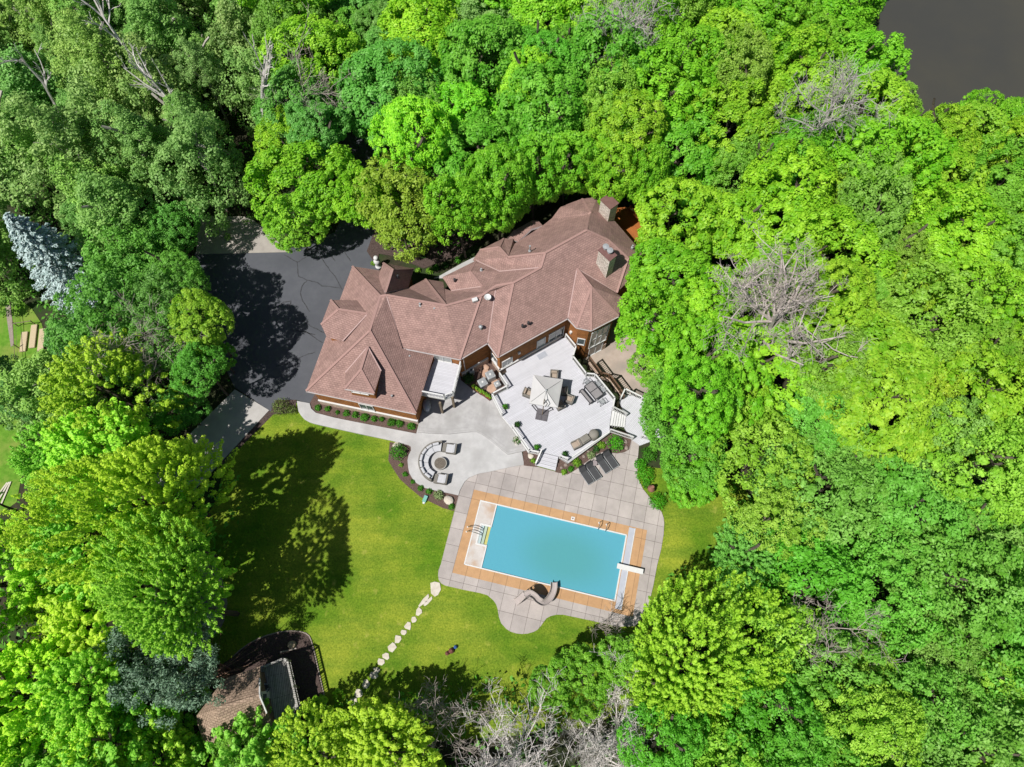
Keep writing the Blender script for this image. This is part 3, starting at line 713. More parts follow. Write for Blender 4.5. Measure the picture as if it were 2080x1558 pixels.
window(W_l3, px_u(W_l3, 999, 2.2), px_u(W_l3, 1010, 2.2), 1.6, 2.7, 2)
# tower windows
window(W_t1, px_u(W_t1, 1174, 2.2), px_u(W_t1, 1187, 2.2), 1.35, 2.55, 1)
ua, ub = px_u(W_t2, 1202.5, 3), px_u(W_t2, 1236, 3)
_, zb_ = hitwall(W_t2, 1198, 705.5); _, zt_ = hitwall(W_t2, 1203, 677)
window(W_t2, ua, ub, zb_, min(zt_, 5.1), 3, 2, gm=blindglass, fw=.10)
ua, ub = px_u(W_t2, 1196.5, -1.2), px_u(W_t2, 1222, -1.2)
window(W_t2, ua, ub, LOWZ + .08, LOWZ + 1.95, 2, name="patio_door")
m_ = MB(); wallbox(m_, W_t2, ub + .1, wlen(W_t2) - .2, LOWZ, LOWZ + 1.2, .09); m_.build("stone_base", stone, house, world=True)
for W_, px_, z_ in ((W_ms, 1053.5, 2.9), (W_t0, 1161, 2.7)): m_ = MB(); wallbox(m_, W_, px_u(W_, px_, z_) - .12, px_u(W_, px_, z_) + .12, z_ - .17, z_ + .17, .18); m_.build("wall_lamp", whitep, house, world=True)
# downpipes
for e, off in ((LE1, (.25, .45)), (gA, (.55, .35))):
    x, y = e[0] + off[0], e[1] + off[1]
    m_ = MB(); m_.tube((x, y, 0.1), (x, y, e[2] - .2), .05, n=6); m_.build("downpipe", fascia, house, world=True)

# chimneys
def chimney(px_base_front, px_top, zt, sx, sy, rz, capmat, flues, name="chimney", body=chimstone):
    c = P(px_top[0], px_top[1], zt)
    b = MB(); b.box((c[0], c[1], (zt + 4.6) / 2), (sx, sy, zt - 4.6), rz=rz)
    o = b.build(name, body, house, world=True)
    k = MB(); k.box((c[0], c[1], zt + .04), (sx + .12, sy + .12, .1), rz=rz); k.build("cap", capmat, o, world=True)
    for dx, dy in flues:
        q = Matrix.Rotation(rz, 2) @ Vector((dx, dy))
        f = MB(); f.lathe([(.17, 0), (.17, .18), (.12, .2), (.12, .3), (.29, .32), (.29, .42), (.05, .46)], (c[0] + q.x, c[1] + q.y, zt + .09), 14)
        f.build("flue", greymetal, o, world=True, smooth=False)
    return o
mdir = ang(W_ms[0], W_ms[1])
chimney(None, (1234, 514), 9.6, .82, 1.45, R(41), copper, [(.12, .42), (.12, -.12)])
chimney(None, (1238, 410), 8.4, 1.35, 1.0, mdir + R(90) + .15, copper, [])
# vents, dish and stacks on the roof
def roofhit(px, py, planeptz): return P(px, py, planeptz)
for (px, py, z, h, kind) in [(1076, 509, 8.05, .7, 0), (976.5, 666, 6.7, .35, 1), (853.5, 620.5, 7.55, .3, 0), (882.7, 629.3, 7.4, .22, 0), (833, 727, 4.75, .4, 0), (797.5, 808, 4.45, .5, 0), (1284.5, 502, 6.6, .2, 0), (977.5, 549.2, 6.9, .2, 0), (1061.5, 661.5, 6.75, .12, 2), (1073.5, 655.5, 6.75, .12, 2), (808.5, 562, 6.3, .25, 2), (923.5, 568.5, 6.5, .15, 2)]:
    q = P(px, py, z); m_ = MB()
    if kind == 0: m_.lathe([(.13, -.25), (.13, .02), (.06, .04), (.06, h), (.09, h + .02), (.09, h + .1)], q, 10)
    elif kind == 1: m_.lathe([(.10, -.25), (.10, h * .5), (.17, h * .6), (.19, h * .8), (.12, h), (.02, h + .05)], q, 12)
    else: m_.lathe([(.12, -.25), (.12, h), (.07, h + .05)], q, 10)
    m_.build("roof_vent", darkmetal if kind == 2 else greymetal, ro, world=True, smooth=False)
q = P(964.5, 609.5, 7.95); m_ = MB(); m_.box((q[0], q[1], q[2] + .05), (.5, .34, .22), rz=.35); m_.build("roof_vent", whitep, ro, world=True)["label"] = "white box vent on ridge"
q = P(991, 609, 7.55); m_ = MB(); m_.tube((q[0], q[1], q[2] - .3), (q[0], q[1], q[2] + .45), .04, n=8)
m_.lathe([(.02, .0), (.15, .03), (.27, .10), (.32, .16), (.30, .16), (.14, .06), (.02, .04)], (q[0], q[1] - .02, q[2] + .42), 18)
m_.beam((q[0], q[1] - .2, q[2] + .45), (q[0] - .1, q[1] - .32, q[2] + .8), .03, .03)
m_.build("satellite_dish", whitep, ro, world=True)

# balcony over the terrace
BZ = 3.25
bf = [(876, 727), (931.5, 742), (932.5, 733)]
bl_px = [(851.6, 793.3), (901.4, 802.9), (919.4, 795.5), (934.8, 735)]
brail = [P(x, y, BZ + .95) for x, y in bl_px]
bpoly = [P2(886, 722, BZ)] + [q[:2] for q in brail[:3]] + [brail[3][:2]]
m_ = MB(); m_.prism(bpoly, BZ - .12, BZ); bo = m_.build("balcony", deckmat, house, world=True, uvrot=R(-12))
bo["label"] = "white balcony on timber posts above the terrace"
m_ = MB()
for a, b in zip(brail[:3], brail[1:3]): m_.beam((a[0], a[1], BZ - .16), (b[0], b[1], BZ - .16), .06, .26)
m_.beam((brail[2][0], brail[2][1], BZ - .16), (brail[3][0], brail[3][1], BZ - .16), .06, .26)
m_.build("fascia_board", whitep, bo, world=True)
def railing(mb, pts, z, h=.95, post=.11, gap=.14, bal=.035, top=.13, posts=True):
    for a, b in zip(pts, pts[1:]):
        a = np.array(a[:2]); b = np.array(b[:2]); L = np.linalg.norm(b - a); d = (b - a) / L
        mb.beam((*a, z + h - .03), (*b, z + h - .03), top, .045); mb.beam((*a, z + .10), (*b, z + .10), .05, .05); mb.beam((*a, z + h - .11), (*b, z + h - .11), .04, .07)
        n = max(1, int(L / gap))
        for i in range(n):
            q = a + d * (i + .5) * L / n; mb.box((q[0], q[1], z + h / 2), (bal, bal, h - .1), rz=math.atan2(d[1], d[0]))
        k = max(1, int(round(L / 1.7)))
        if posts:
            for i in range(k + 1):
                q = a + d * L * i / k; mb.box((q[0], q[1], z + h / 2 + .02), (post, post, h + .06), rz=math.atan2(d[1], d[0]))
m_ = MB(); railing(m_, brail, BZ); m_.build("railing", whitep, bo, world=True)
for x, y in ((899, 838), (923, 826.5)):
    q = P(x, y, .34); m_ = MB(); m_.box((q[0], q[1], (BZ + .1) / 2), (.2, .2, BZ - .35), rz=R(-12)); m_.build("post", postwood, bo, world=True)

# rear deck of orange boards behind the chimney
rd = thing("rear_deck", "orange stained timber deck with railing tucked behind the tall chimney", "deck", (*P2(1280, 480, 2.2), 0))
RZ = 2.2
m_ = MB(); m_.prism([P2(x, y, RZ) for x, y in [(1232, 425), (1275, 420), (1300, 440), (1330, 500), (1312, 512), (1300, 520), (1245, 450)]], RZ - .15, RZ); m_.build("deck_boards", orangedeck, rd, world=True, uvrot=R(-52))
m_ = MB(); railing(m_, [P(1281, 417, RZ + .9), P(1300, 440, RZ + .9), P(1332, 498, RZ + .9), P(1312, 512, RZ + .9)], RZ, .9, gap=.16); m_.build("railing", orangedeck, rd, world=True)
for x, y in ((1300, 440), (1330, 498), (1275, 422)):
    q = P(x, y, RZ); m_ = MB(); m_.box((q[0], q[1], RZ / 2 - .1), (.16, .16, RZ)); m_.build("post", darkbrown, rd, world=True)

# ------------------------------------------------------------------ timber deck
RT = DZ + .95
dk = thing("timber_deck", "large white painted timber deck with railings and steps behind the house", "deck", (*P2(1120, 830, DZ), 0))
rl = {k: P(x, y, RT) for k, (x, y) in dict(a=(1014.9, 757.5), b=(1031.3, 782.5), c=(999.5, 798.9), d=(1019.7, 838.4), e=(1040.9, 863.4), f=(1075.5, 913.5), g=(1093.5, 918),
      h=(1138, 925), i=(1153, 930.5), k=(1245.5, 825.5), l=(1248.9, 807.5), m=(1209.4, 759.4), n=(1191, 757.8), o=(1164, 722.8), p=(1170, 702.6), q=(1149.7, 678)).items()}
k2 = P2(1238.3, 863.4, DZ); k3 = P2(1238.3, 877.8, DZ); g2 = P2(1099.6, 918.3, DZ); h2 = P2(1134.3, 927, DZ)
wall_a = W_ms[0]; wall_b = W_ms[1]
wd_ = W_ms[2]; wn = W_ms[3]
dpoly = [rl['a'][:2], rl['b'][:2], rl['c'][:2], rl['d'][:2], rl['e'][:2], rl['f'][:2], g2, h2, rl['i'][:2] + np.array([.1, -.15]), k3, k2, rl['k'][:2], rl['l'][:2], rl['m'][:2], rl['n'][:2], rl['o'][:2], rl['p'][:2], rl['q'][:2], wall_b - wd_ * .3 + wn * .1, wall_a + wd_ * 1.0 + wn * .1, wall_a + wd_ * 0.9 + wn * .45]
dang = ang(rl['i'], k3)
m_ = MB(); m_.prism(dpoly, DZ - .06, DZ); m_.build("deck_boards", deckmat, dk, world=True, uvrot=dang - R(4))
m_ = MB(); q_ = offset_poly(ccw([tuple(p) for p in dpoly]), .06); m_.prism(q_, LOWZ - .05, DZ - .06); m_.build("skirting", M("skirt_paint", (0.55, 0.55, 0.56), (0.62, 0.62, 0.63), 3, .6), dk, world=True)
for a, b in (('c', 'd'), ('d', 'e'), ('e', 'f')):
    a = rl[a]; b = rl[b]; m_ = MB(); m_.beam((a[0] - .02, a[1] - .02, DZ - .2), (b[0] - .02, b[1] - .02, DZ - .2), .05, .3); m_.build('fascia_board', whitep, dk, world=True)
m_ = MB(); a = rl['i']; m_.beam((a[0] + .1, a[1] - .2, DZ - .12), (k3[0], k3[1] - .04, DZ - .12), .05, .26)
m_.build("fascia_board", whitep, dk, world=True)
def rail_part(keys, z=DZ, mat=whitep, par=dk, **k):
    m_ = MB(); railing(m_, [rl[c] for c in keys], z, **k); return m_.build("railing", mat, par, world=True)
rail_part("abcd"); rail_part("ef"); rail_part("fg"); rail_part("hi"); rail_part("klmnopq")
# low rail board along the pool side
m_ = MB(); a = rl['i']; m_.beam((a[0], a[1], DZ + .16), (k3[0], k3[1] + .02, DZ + .16), .12, .05)
for t in np.linspace(0, 1, 7): m_.box((a[0] + (k3[0] - a[0]) * t, a[1] + (k3[1] + .02 - a[1]) * t, DZ + .08), (.1, .1, .16), rz=dang)
m_.build("kick_rail", whitep, dk, world=True)
def stairs(mb, a0, b0, a1, b1, z0, z1, n):
    "treads from the edge a0-b0 at height z0 down to a1-b1 at z1"
    a0, b0, a1, b1 = (np.array(p[:2]) for p in (a0, b0, a1, b1))
    for i in range(n):
        t0, t1 = i / n, (i + 1) / n; z = z0 - (z0 - z1) * (i + 1) / (n + 1)
        mb.prism([a0 + (a1 - a0) * t0, b0 + (b1 - b0) * t0, b0 + (b1 - b0) * (t1 + .02), a0 + (a1 - a0) * (t1 + .02)], z - .05, z)
        mb.prism([a0 + (a1 - a0) * (t0 + .01), b0 + (b1 - b0) * (t0 + .01), b0 + (b1 - b0) * (t0 + .06), a0 + (a1 - a0) * (t0 + .06)], z1 - .05, z - .05)
m_ = MB(); s0, s1 = P2(1087.7, 945.5, .14), P2(1128.1, 956.5, .14); stairs(m_, g2, h2, s0, s1, DZ, .14, 4); m_.build("steps", deckmat, dk, world=True, uvrot=ang(g2, h2))
m_ = MB()
def slope_rail(mb, a, b, za, zb, h=.9, gap=.14, bal=.035):
    a = np.array(a[:2]); b = np.array(b[:2]); L = np.linalg.norm(b - a); mb.beam((*a, za + h), (*b, zb + h), .12, .05); mb.beam((*a, za + .15), (*b, zb + .15), .05, .05)
    n = max(2, int(L / gap))
    for i in range(n + 1):
        q = a + (b - a) * i / n; z = za + (zb - za) * i / n; s_ = .1 if i in (0, n) else bal
        mb.box((q[0], q[1], z + h / 2), (s_, s_, h))
slope_rail(m_, g2, s0, DZ, .16); m_.build("stair_rail", whitep, dk, world=True)
# side stairs and landing to the right
LZ = .18
t0, t1 = P2(1270.5, 846, LZ), P2(1268, 868, LZ)
m_ = MB(); stairs(m_, P2(1244, 833, DZ), k2, t0, t1, DZ, LZ, 6); m_.build("steps", whitep, dk, world=True)
m_ = MB(); slope_rail(m_, P2(1244.5, 833, DZ), t0, DZ, LZ); m_.build("stair_rail", whitep, dk, world=True)
m_ = MB(); slope_rail(m_, k3, P2(1283.5, 893, LZ), DZ, LZ); m_.build("stair_rail", whitep, dk, world=True)
land = [(1271, 846), (1268, 868), (1283, 893), (1300, 905), (1352, 885), (1340, 835), (1300, 808), (1268, 801), (1258, 815)]
m_ = MB(); m_.prism([P2(x, y, LZ) for x, y in land], LZ - .4, LZ); m_.build("landing", deckmat, dk, world=True, uvrot=R(50))
m_ = MB(); railing(m_, [P(x, y, LZ + .95) for x, y in ((1262, 806), (1270, 789), (1305, 806), (1344, 834))], LZ); m_.build("railing", whitep, dk, world=True)
m_ = MB(); railing(m_, [P(x, y, LZ + .95) for x, y in ((1305, 884), (1334, 893))], LZ); m_.build("railing", whitep, dk, world=True)
# doormat
q = P(1101.5, 722, DZ); m_ = MB(); m_.box((0, 0, .01), (.95, .6, .02)); o = m_.build("doormat", M("mat_grey", (0.42, 0.44, 0.50), None, 6, .95)); o.location = q; o.rotation_euler = (0, 0, mdir)
tag(o, "pale grey doormat on the deck before the curtained patio door", "doormat")
# dark retaining wall and railing above the lower patio
rw = thing("retaining_wall", "low retaining wall with a dark brown slatted railing above the lower patio", "wall", (*P2(1225, 765, 0), 0))
rp = [P(x, y, 1.05) for x, y in ((1199.2, 725.7), (1222.3, 756.5), (1239.2, 760.4), (1261.8, 790), (1268, 804))]
m_ = MB()
for a, b in zip(rp, rp[1:]): m_.beam((a[0], a[1], LOWZ / 2), (b[0], b[1], LOWZ / 2), .12, -LOWZ + .04)
m_.build("wall_face", stone, rw, world=True)
m_ = MB(); railing(m_, rp, .04, h=1.0, gap=.19, bal=.045, top=.14); m_.build("railing", M('brown_rail', (.13, .07, .04), (.20, .12, .075), 5, .7), rw, world=True)

# ------------------------------------------------------------------ deck and patio furniture (built round the origin, then placed)
def rb(mb, c, d, **k): return mb.box(c, d, **k)
# cantilever umbrella
ub = P(1100.9, 843, DZ); UA = R(-12)
um = thing("cantilever_umbrella", "square pale grey cantilever umbrella with dark slab base on the white deck", "umbrella", tuple(ub))
m_ = MB()
for i in range(2):
    for j in range(2):
        q = Matrix.Rotation(UA, 2) @ Vector(((i - .5) * .57, (j - .5) * .57)); m_.box((ub[0] + q.x, ub[1] + q.y, DZ + .06), (.555, .555, .10), rz=UA)
m_.build("base", basegrey, um, world=True, bevel=.015)
for (x, y) in ((1082.5, 822.5), (1122, 830)):
    m_ = MB()
    e = P2(x, y, DZ); b0 = P2(1100.5 + (x - 1100) * .38, 836.5, DZ); n = np.array([-(e - b0)[1], (e - b0)[0]]); n /= np.linalg.norm(n)
    for s_ in (-.11, .11): m_.beam((*(b0 + n * s_), DZ + .05), (*(e + n * s_), DZ + .05), .06, .06)
    m_.beam((*(e - n * .17), DZ + .05), (*(e + n * .17), DZ + .05), .06, .06)
    m_.build("foot", darkmetal, um, world=True)
mt = P(1105.7, 811, 4.05); mb_ = (ub[0] + .03, ub[1] + .05, DZ + .1)
can = [P(x, y, 3.1) for x, y in ((1083.5, 760.8), (1143.7, 770.4), (1133.1, 827.7), (1074.8, 819))]; apex = P(1109.5, 792.6, 3.75)
m_ = MB(); m_.tube(mb_, tuple(mt), .055, .045, 10); m_.build("pole", postwood, um, world=True)
m_ = MB(); m_.path([tuple(mt), tuple(P(1112, 820, 3.7)), tuple(P(1107.5, 826, 3.5))], .035, 8); m_.build("crank_arm", darkmetal, um, world=True)
m_ = MB(); m_.tube(tuple(mt), (apex[0], apex[1], 3.72), .03, .03, 8); m_.build("arm", M("pale_arm", (.5, .5, .5), None, 3), um, world=True)
m_ = MB(); N_ = 10
for k in range(4):
    a, b = can[k], can[(k + 1) % 4]
    grid = []
    for i in range(N_ + 1):
        row = []
        for j in range(N_ + 1):
            t = i / N_; e = a + (b - a) * (j / N_); p = apex + (e - apex) * t
            sag = -.10 * math.sin(math.pi * j / N_) * t - .05 * math.sin(math.pi * t)
            row.append((p[0], p[1], p[2] + sag * (0.6 if t < 1 else .7)))
        grid.append(row)
    vs = [p for r_ in grid for p in r_]; fs = [(i * (N_ + 1) + j, i * (N_ + 1) + j + 1, (i + 1) * (N_ + 1) + j + 1, (i + 1) * (N_ + 1) + j) for i in range(N_) for j in range(N_)]
    m_.add(vs, fs)
    vs = []; 
    for j in range(N_ + 1):
        x, y, z = grid[N_][j]; vs += [(x, y, z), (x, y, z - .13)]
    m_.add(vs, [(2 * j, 2 * j + 1, 2 * j + 3, 2 * j + 2) for j in range(N_)])
cn = m_.build("canopy", canopy_m, um, world=True)
m_ = MB()
for c in can: m_.tube((apex[0], apex[1], apex[2] - .02), (c[0], c[1], c[2] - .03), .018, .018, 6)
m_.build("rib", darkmetal, cn, world=True)
m_ = MB(); m_.lathe([(.10, 0), (.10, .05), (.05, .06), (.05, .12), (.02, .14)], (apex[0], apex[1], apex[2] + .01), 10); m_.build("finial", greymetal, cn, world=True)

# lounge chair, front towards +x
def lounge(name, label, group, seatm=taupe, w_=.78, d_=.8, fr=wicker, arm=.11):
    t = thing(name, label, "armchair", group=group)
    f = MB(); f.box((0, 0, .16), (d_, w_, .22)); f.box((-d_ / 2 + .06, 0, .42), (.12, w_, .72), ry=-.12)
    for s_ in (-1, 1): f.box((.02, s_ * (w_ / 2 - arm / 2), .33), (d_ - .04, arm, .6 if arm > .1 else .3))
    for sx in (-1, 1):
        for sy in (-1, 1): f.box((sx * (d_ / 2 - .06), sy * (w_ / 2 - .06), .03), (.06, .06, .06))
    f.build("frame", fr, t, bevel=.02)
    c = MB(); c.box((.05, 0, .35), (d_ - .12, w_ - 2 * arm, .16)); c.build("seat_cushion", seatm, t, bevel=.04)
    c = MB(); c.box((-d_ / 2 + .2, 0, .6), (.16, w_ - 2 * arm, .42), ry=-.22); c.build("back_cushion", seatm, t, bevel=.05)
    return t
L0 = lounge("lounge_chair", "taupe cushioned wicker chair facing right, left of the umbrella", "wicker chairs around the umbrella")
q = P(1071.5, 801, DZ); L0.location = q; L0.rotation_euler = (0, 0, R(-22))
for (x, y, a, lab) in [(1156, 814, 158, "taupe cushioned wicker chair in full sun, right of the umbrella"), (1125, 765, -95, "wicker chair poking out behind the umbrella's upper edge"),
                       (1137, 826, 118, "wicker chair half hidden by the umbrella's lower right corner"), (1143, 797, 175, "wicker chair in the umbrella's blue shadow")]:
    dup(L0, P(x, y, DZ), R(a), lab)
t = thing("fire_table", "low round table under the umbrella canopy", "table", tuple(P(1118, 800, DZ)))
m_ = MB(); m_.lathe([(.42, 0), (.42, .42), (.6, .44), (.6, .5)], (0, 0, 0), 24); m_.build("drum", wicker, t)
m_ = MB(); m_.lathe([(.2, .5), (.2, .53)], (0, 0, 0), 18); m_.build("burner", firetop, t)

# dining set
dc = P(1204.8, 798, DZ); da = ang(P2(1193, 784.5, DZ), P2(1215, 811, DZ))
t = thing("dining_table", "dark framed outdoor dining table with two grey tile panels on the deck", "table", tuple(dc), da)
m_ = MB(); m_.box((0, 0, .71), (1.78, 1.04, .05))
m_.build("frame", darkmetal, t)
for sx in (-1, 1):
    m_ = MB(); m_.box((sx * .42, 0, .745), (.76, .84, .03)); m_.build("tabletop", tabletop_m, t)
    for sy in (-1, 1): m_ = MB(); m_.box((sx * .82, sy * .45, .345), (.07, .07, .69)); m_.build("leg", darkmetal, t)
m_ = MB()
ca, sa = math.cos(da), math.sin(da)
def dloc(x, y): return (dc[0] + x * ca - y * sa, dc[1] + x * sa + y * ca, DZ)
t = thing("bench", "long dark bench with grey seat along the dining table's left side", "bench", dloc(-.02, -.88), da)
m_ = MB(); m_.box((0, 0, .41), (1.7, .4, .05)); m_.build("frame", darkmetal, t)
m_ = MB(); m_.box((0, 0, .45), (1.5, .24, .03)); m_.build("seat", tabletop_m, t)
for sx in (-1, 1): m_ = MB(); m_.box((sx * .76, 0, .195), (.07, .5, .38)); m_.build("leg", darkmetal, t)
# dining chair with open arms, front towards +x
t = thing("dining_chair", "grey slatted dining chair at the table's upper left end", "chair", group="slatted chairs around the dining table")
m_ = MB()
for i in range(5): m_.box((-.16 + i * .09, 0, .43), (.07, .44, .025))
m_.build("seat", greymetal, t)
m_ = MB()
for i in range(4): m_.box((-.27, -.18 + i * .12, .68), (.025, .05, .42), ry=-.12)
m_.box((-.30, 0, .90), (.04, .5, .05)); m_.build("backrest", greymetal, t)
for s_ in (-1, 1):
    m_ = MB(); m_.box((-.02, s_ * .28, .64), (.5, .05, .03)); m_.build("armrest", greymetal, t)
    for sx in (-.25, .22): m_ = MB(); m_.box((sx, s_ * .28, .315), (.04, .04, .63)); m_.build("leg", darkmetal, t)
t.location = dloc(-1.08, .06); t.rotation_euler = (0, 0, da + .15)
for (x, y, a, lab) in [(1.28, -.05, math.pi - .05, "grey slatted dining chair pulled out at the table's lower right end"), (-.35, .82, -math.pi / 2 + .1, "grey slatted dining chair by the railing, first of two on the long side"),
                       (.38, .84, -math.pi / 2, "grey slatted dining chair by the railing, second of two on the long side")]:
    dup(t, dloc(x, y), da + a, lab)

# covered grills and a folding chair along the pool-side rail
def cover(name, label, px, py, prof, sx, sy, rz, mat=coverm, rnd=False):
    q = P(px, py, DZ); t = thing(name, label, "grill", tuple(q), rz)
    m_ = MB()
    if rnd: m_.lathe([(sx * .5, .02), (sx * .52, .3), (sx * .5, .72), (sx * .42, .9), (sx * .22, 1.0), (.04, 1.02)], (0, 0, 0), 20)
    else:
        m_.box((0, 0, .36), (sx, sy, .7)); m_.box((0, .0, .79), (sx * .86, sy * .78, .18))
    m_.build("cover", mat, t, bevel=.05 if not rnd else 0, smooth=rnd)
    m_ = MB(); m_.box((0, -sy * .5 - .004, .5), (sx * .3, .02, .05)); m_.build("strap", darkmetal, t)
    return t
cover("covered_grill", "boxy grill under a taupe cover on the deck's pool side, between chair and rounded cover", 1187, 895.5, None, .95, .72, dang)
cover("covered_grill", "rounded grill under a taupe cover, nearest the deck's side steps", 1205, 886, None, .95, .85, dang, rnd=True)
t = dup(L0, P(1170, 905, DZ), dang + math.pi * .95, "taupe armchair at the left end of the covered grills")
t["group"] = "seats along the pool side of the deck"

# planters on the deck and patio
def leafball(mb, c, r, n, size, flat=1.0, seed=0):
    g = np.random.default_rng(seed)
    for _ in range(n):
        d = g.normal(size=3); d /= np.linalg.norm(d); d[2] = abs(d[2]) * 1.0 - .15
        rr = r * g.uniform(.55, 1.05); p = np.array(c) + d * rr * np.array([1, 1, flat])
        nn = d + g.normal(size=3) * .6; nn /= np.linalg.norm(nn); a = np.cross(nn, g.normal(size=3)); a /= np.linalg.norm(a); b = np.cross(nn, a); s_ = size * g.uniform(.6, 1.3)
        mb.add([p - a * s_, p + b * s_ * .55, p + a * s_, p - b * s_ * .55], [(0, 1, 2, 3)])
PLANTM = {}
def plantmat(k):
    if k not in PLANTM:
        c = {"green": ((.035, .17, .01), (.10, .34, .02)), "lime": ((.13, .33, .02), (.26, .46, .04)), "dark": ((.02, .09, .012), (.06, .17, .03)), "pale": ((.16, .30, .08), (.42, .50, .24)), "olive": ((.10, .17, .03), (.20, .27, .06)), "vivid": ((.05, .33, .008), (.12, .46, .015))}[k]
        PLANTM[k] = M("foliage_" + k, c[0], c[1], 7, .6, spec=.2)
    return PLANTM[k]
SEED = [100]
def potted(name, label, px, py, z, r=.2, h=.3, col="green", flower=None, cat="planter"):
    t = thing(name, label, cat, tuple(P(px, py, z)))
    m_ = MB(); m_.lathe([(r * .75, 0), (r, h), (r * .88, h), (r * .8, h * .8)], (0, 0, 0), 14); m_.build("pot", redbrown if flower != "w" else darkrock, t)
    SEED[0] += 1; m_ = MB(); leafball(m_, (0, 0, h + .05), r * 1.45, 170, .075, .9, SEED[0]); m_.build("plant", plantmat(col), t)
    if flower: m_ = MB(); leafball(m_, (0, 0, h + .12), r * 1.5, 60, .07, .9, SEED[0] + 50); m_.build("flowers", whiteflower if flower == "w" else redflower, t)
potted("potted_plant", "leafy potted plant at the deck's left corner, end of the upper railing", 1026, 828, DZ, .2, .3)
potted("potted_plant", "dark leafy potted plant at the top of the long left railing", 1050.5, 864.5, DZ, .22, .3, "dark")
potted("potted_plant", "spiky potted plant beside the top of the pool-side steps", 1090, 910, DZ, .2, .3, "green")
potted("potted_plant", "small dark potted plant in the corner right of the pool-side steps", 1147, 924, DZ, .2, .25, "dark")
potted("potted_plant", "cream flowering hydrangea in a pot on the terrace below the deck", 1049.5, 897, .34, .3, .35, "green", "w")

# sun loungers: head towards -x, foot towards +x
la = ang(P2(1178, 950, .12), P2(1203, 986, .12))
t = thing("sun_lounger", "", "sun lounger", group="charcoal sun loungers on the pool paving")
m_ = MB()
for s_ in (-1, 1): m_.box((.2, s_ * .33, .29), (1.5, .04, .05)); 
m_.box((.94, 0, .29), (.04, .66, .05)); m_.build("frame", greymetal, t)
for sx in (-.35, .85):
    for s_ in (-1, 1): m_ = MB(); m_.box((sx, s_ * .31, .14), (.05, .05, .28)); m_.build("leg", greymetal, t)
m_ = MB()
prof = [(-.86, .80), (-.62, .62), (-.3, .36), (-.05, .325), (.35, .335), (.7, .325), (.95, .31)]
for (x0, z0), (x1, z1) in zip(prof, prof[1:]): m_.add([(x0, -.31, z0), (x1, -.31, z1), (x1, .31, z1), (x0, .31, z0), (x0, -.31, z0 - .04), (x1, -.31, z1 - .04), (x1, .31, z1 - .04), (x0, .31, z0 - .04)], [(0, 1, 2, 3), (7, 6, 5, 4), (0, 4, 5, 1), (3, 2, 6, 7)])
m_.build("sling", sling, t)
m_ = MB(); m_.box((-.80, 0, .79), (.16, .5, .06), ry=.75); m_.build("headrest", M("black_pad", (.03, .03, .033), None, 5), t)
m_ = MB(); m_.box((-.62, 0, .3), (.04, .6, .6), ry=-.25); m_.build("back_support", greymetal, t)
spots = [(1189, 966, "charcoal sun lounger at the left end of the row of four"), (1204, 957.5, "charcoal sun lounger second from the left, beside the small round table"), (1223.5, 943.5, "charcoal sun lounger third from the left, just right of the round table"), (1238.5, 934.5, "charcoal sun lounger at the right end of the row by the big shrub")]
for i, (x, y, lab) in enumerate(spots):
    if i == 0: t.location = P(x, y, .12); t.rotation_euler = (0, 0, la); t["label"] = lab
    else: dup(t, P(x, y, .12), la, lab)
t = thing("side_table", "small round table between the two pairs of sun loungers", "table", tuple(P(1206.8, 943, .12)))
m_ = MB(); m_.lathe([(.26, .42), (.27, .45), (.26, .46)], (0, 0, 0), 20); m_.build("tabletop", M("mauve_top", (.33, .28, .29), None, 5), t)
m_ = MB(); m_.lathe([(.18, 0), (.04, .03), (.04, .42)], (0, 0, 0), 12); m_.build("pedestal", greymetal, t)

# curved sectional round the fire pit
sc = P(893.5, 940.5, .2)
t = thing("curved_sofa", "curved grey wicker sofa with pale cushions around the fire pit", "sofa", tuple(sc))
def arc(mb, r0, r1, z0, z1, a0, a1, n):
    vs = []; fs = []
    for i in range(n + 1):
        a = R(a0 + (a1 - a0) * i / n); c, s_ = math.cos(a), math.sin(a)
        vs += [(r0 * c, r0 * s_, z0), (r1 * c, r1 * s_, z0), (r1 * c, r1 * s_, z1), (r0 * c, r0 * s_, z1)]
    for i in range(n):
        o = 4 * i
        for k in range(4): fs.append((o + k, o + (k + 1) % 4, o + 4 + (k + 1) % 4, o + 4 + k))
    fs += [(3, 2, 1, 0), (4 * n, 4 * n + 1, 4 * n + 2, 4 * n + 3)]
    mb.add(vs, [f[::-1] for f in fs])
A0, A1 = 84, 250
m_ = MB(); arc(m_, 1.08, 1.92, .04, .30, A0, A1, 32); arc(m_, 1.84, 1.96, .04, .72, A0, A1, 32); m_.build("frame", wicker, t)
for i in range(5):
    m_ = MB(); a = A0 + 1 + (A1 - A0 - 2) * i / 5; b = A0 + 1 + (A1 - A0 - 2) * (i + 1) / 5 - .8; arc(m_, 1.04, 1.82, .30, .45, a, b, 4); m_.build("seat_cushion", cushion, t, bevel=.02)
for i in range(7):
    a = A0 + 8 + (A1 - A0 - 14) * (i + .5) / 7; ar = R(a); rr = 1.70
    m_ = MB(); m_.box((rr * math.cos(ar), rr * math.sin(ar), .62), (.24, .60, .34), rz=ar, ry=.0); m_.build("back_cushion", cushion, t, bevel=.06)
def on(ref, dx, dy): return (ref[0] + dx, ref[1] + dy, ref[2])
t = thing("side_table", "wicker side table between the curved sofa and the upper armchair", "table", on(sc, .42, 1.42), R(-8))
m_ = MB(); m_.box((0, 0, .22), (.36, .82, .42)); m_.build("box", wicker, t, bevel=.02)
t = thing("side_table", "wicker side table between the curved sofa and the lower armchair", "table", on(sc, -.25, -1.58), R(-12))
m_ = MB(); m_.box((0, 0, .22), (.36, .82, .42)); m_.build("box", wicker, t, bevel=.02)
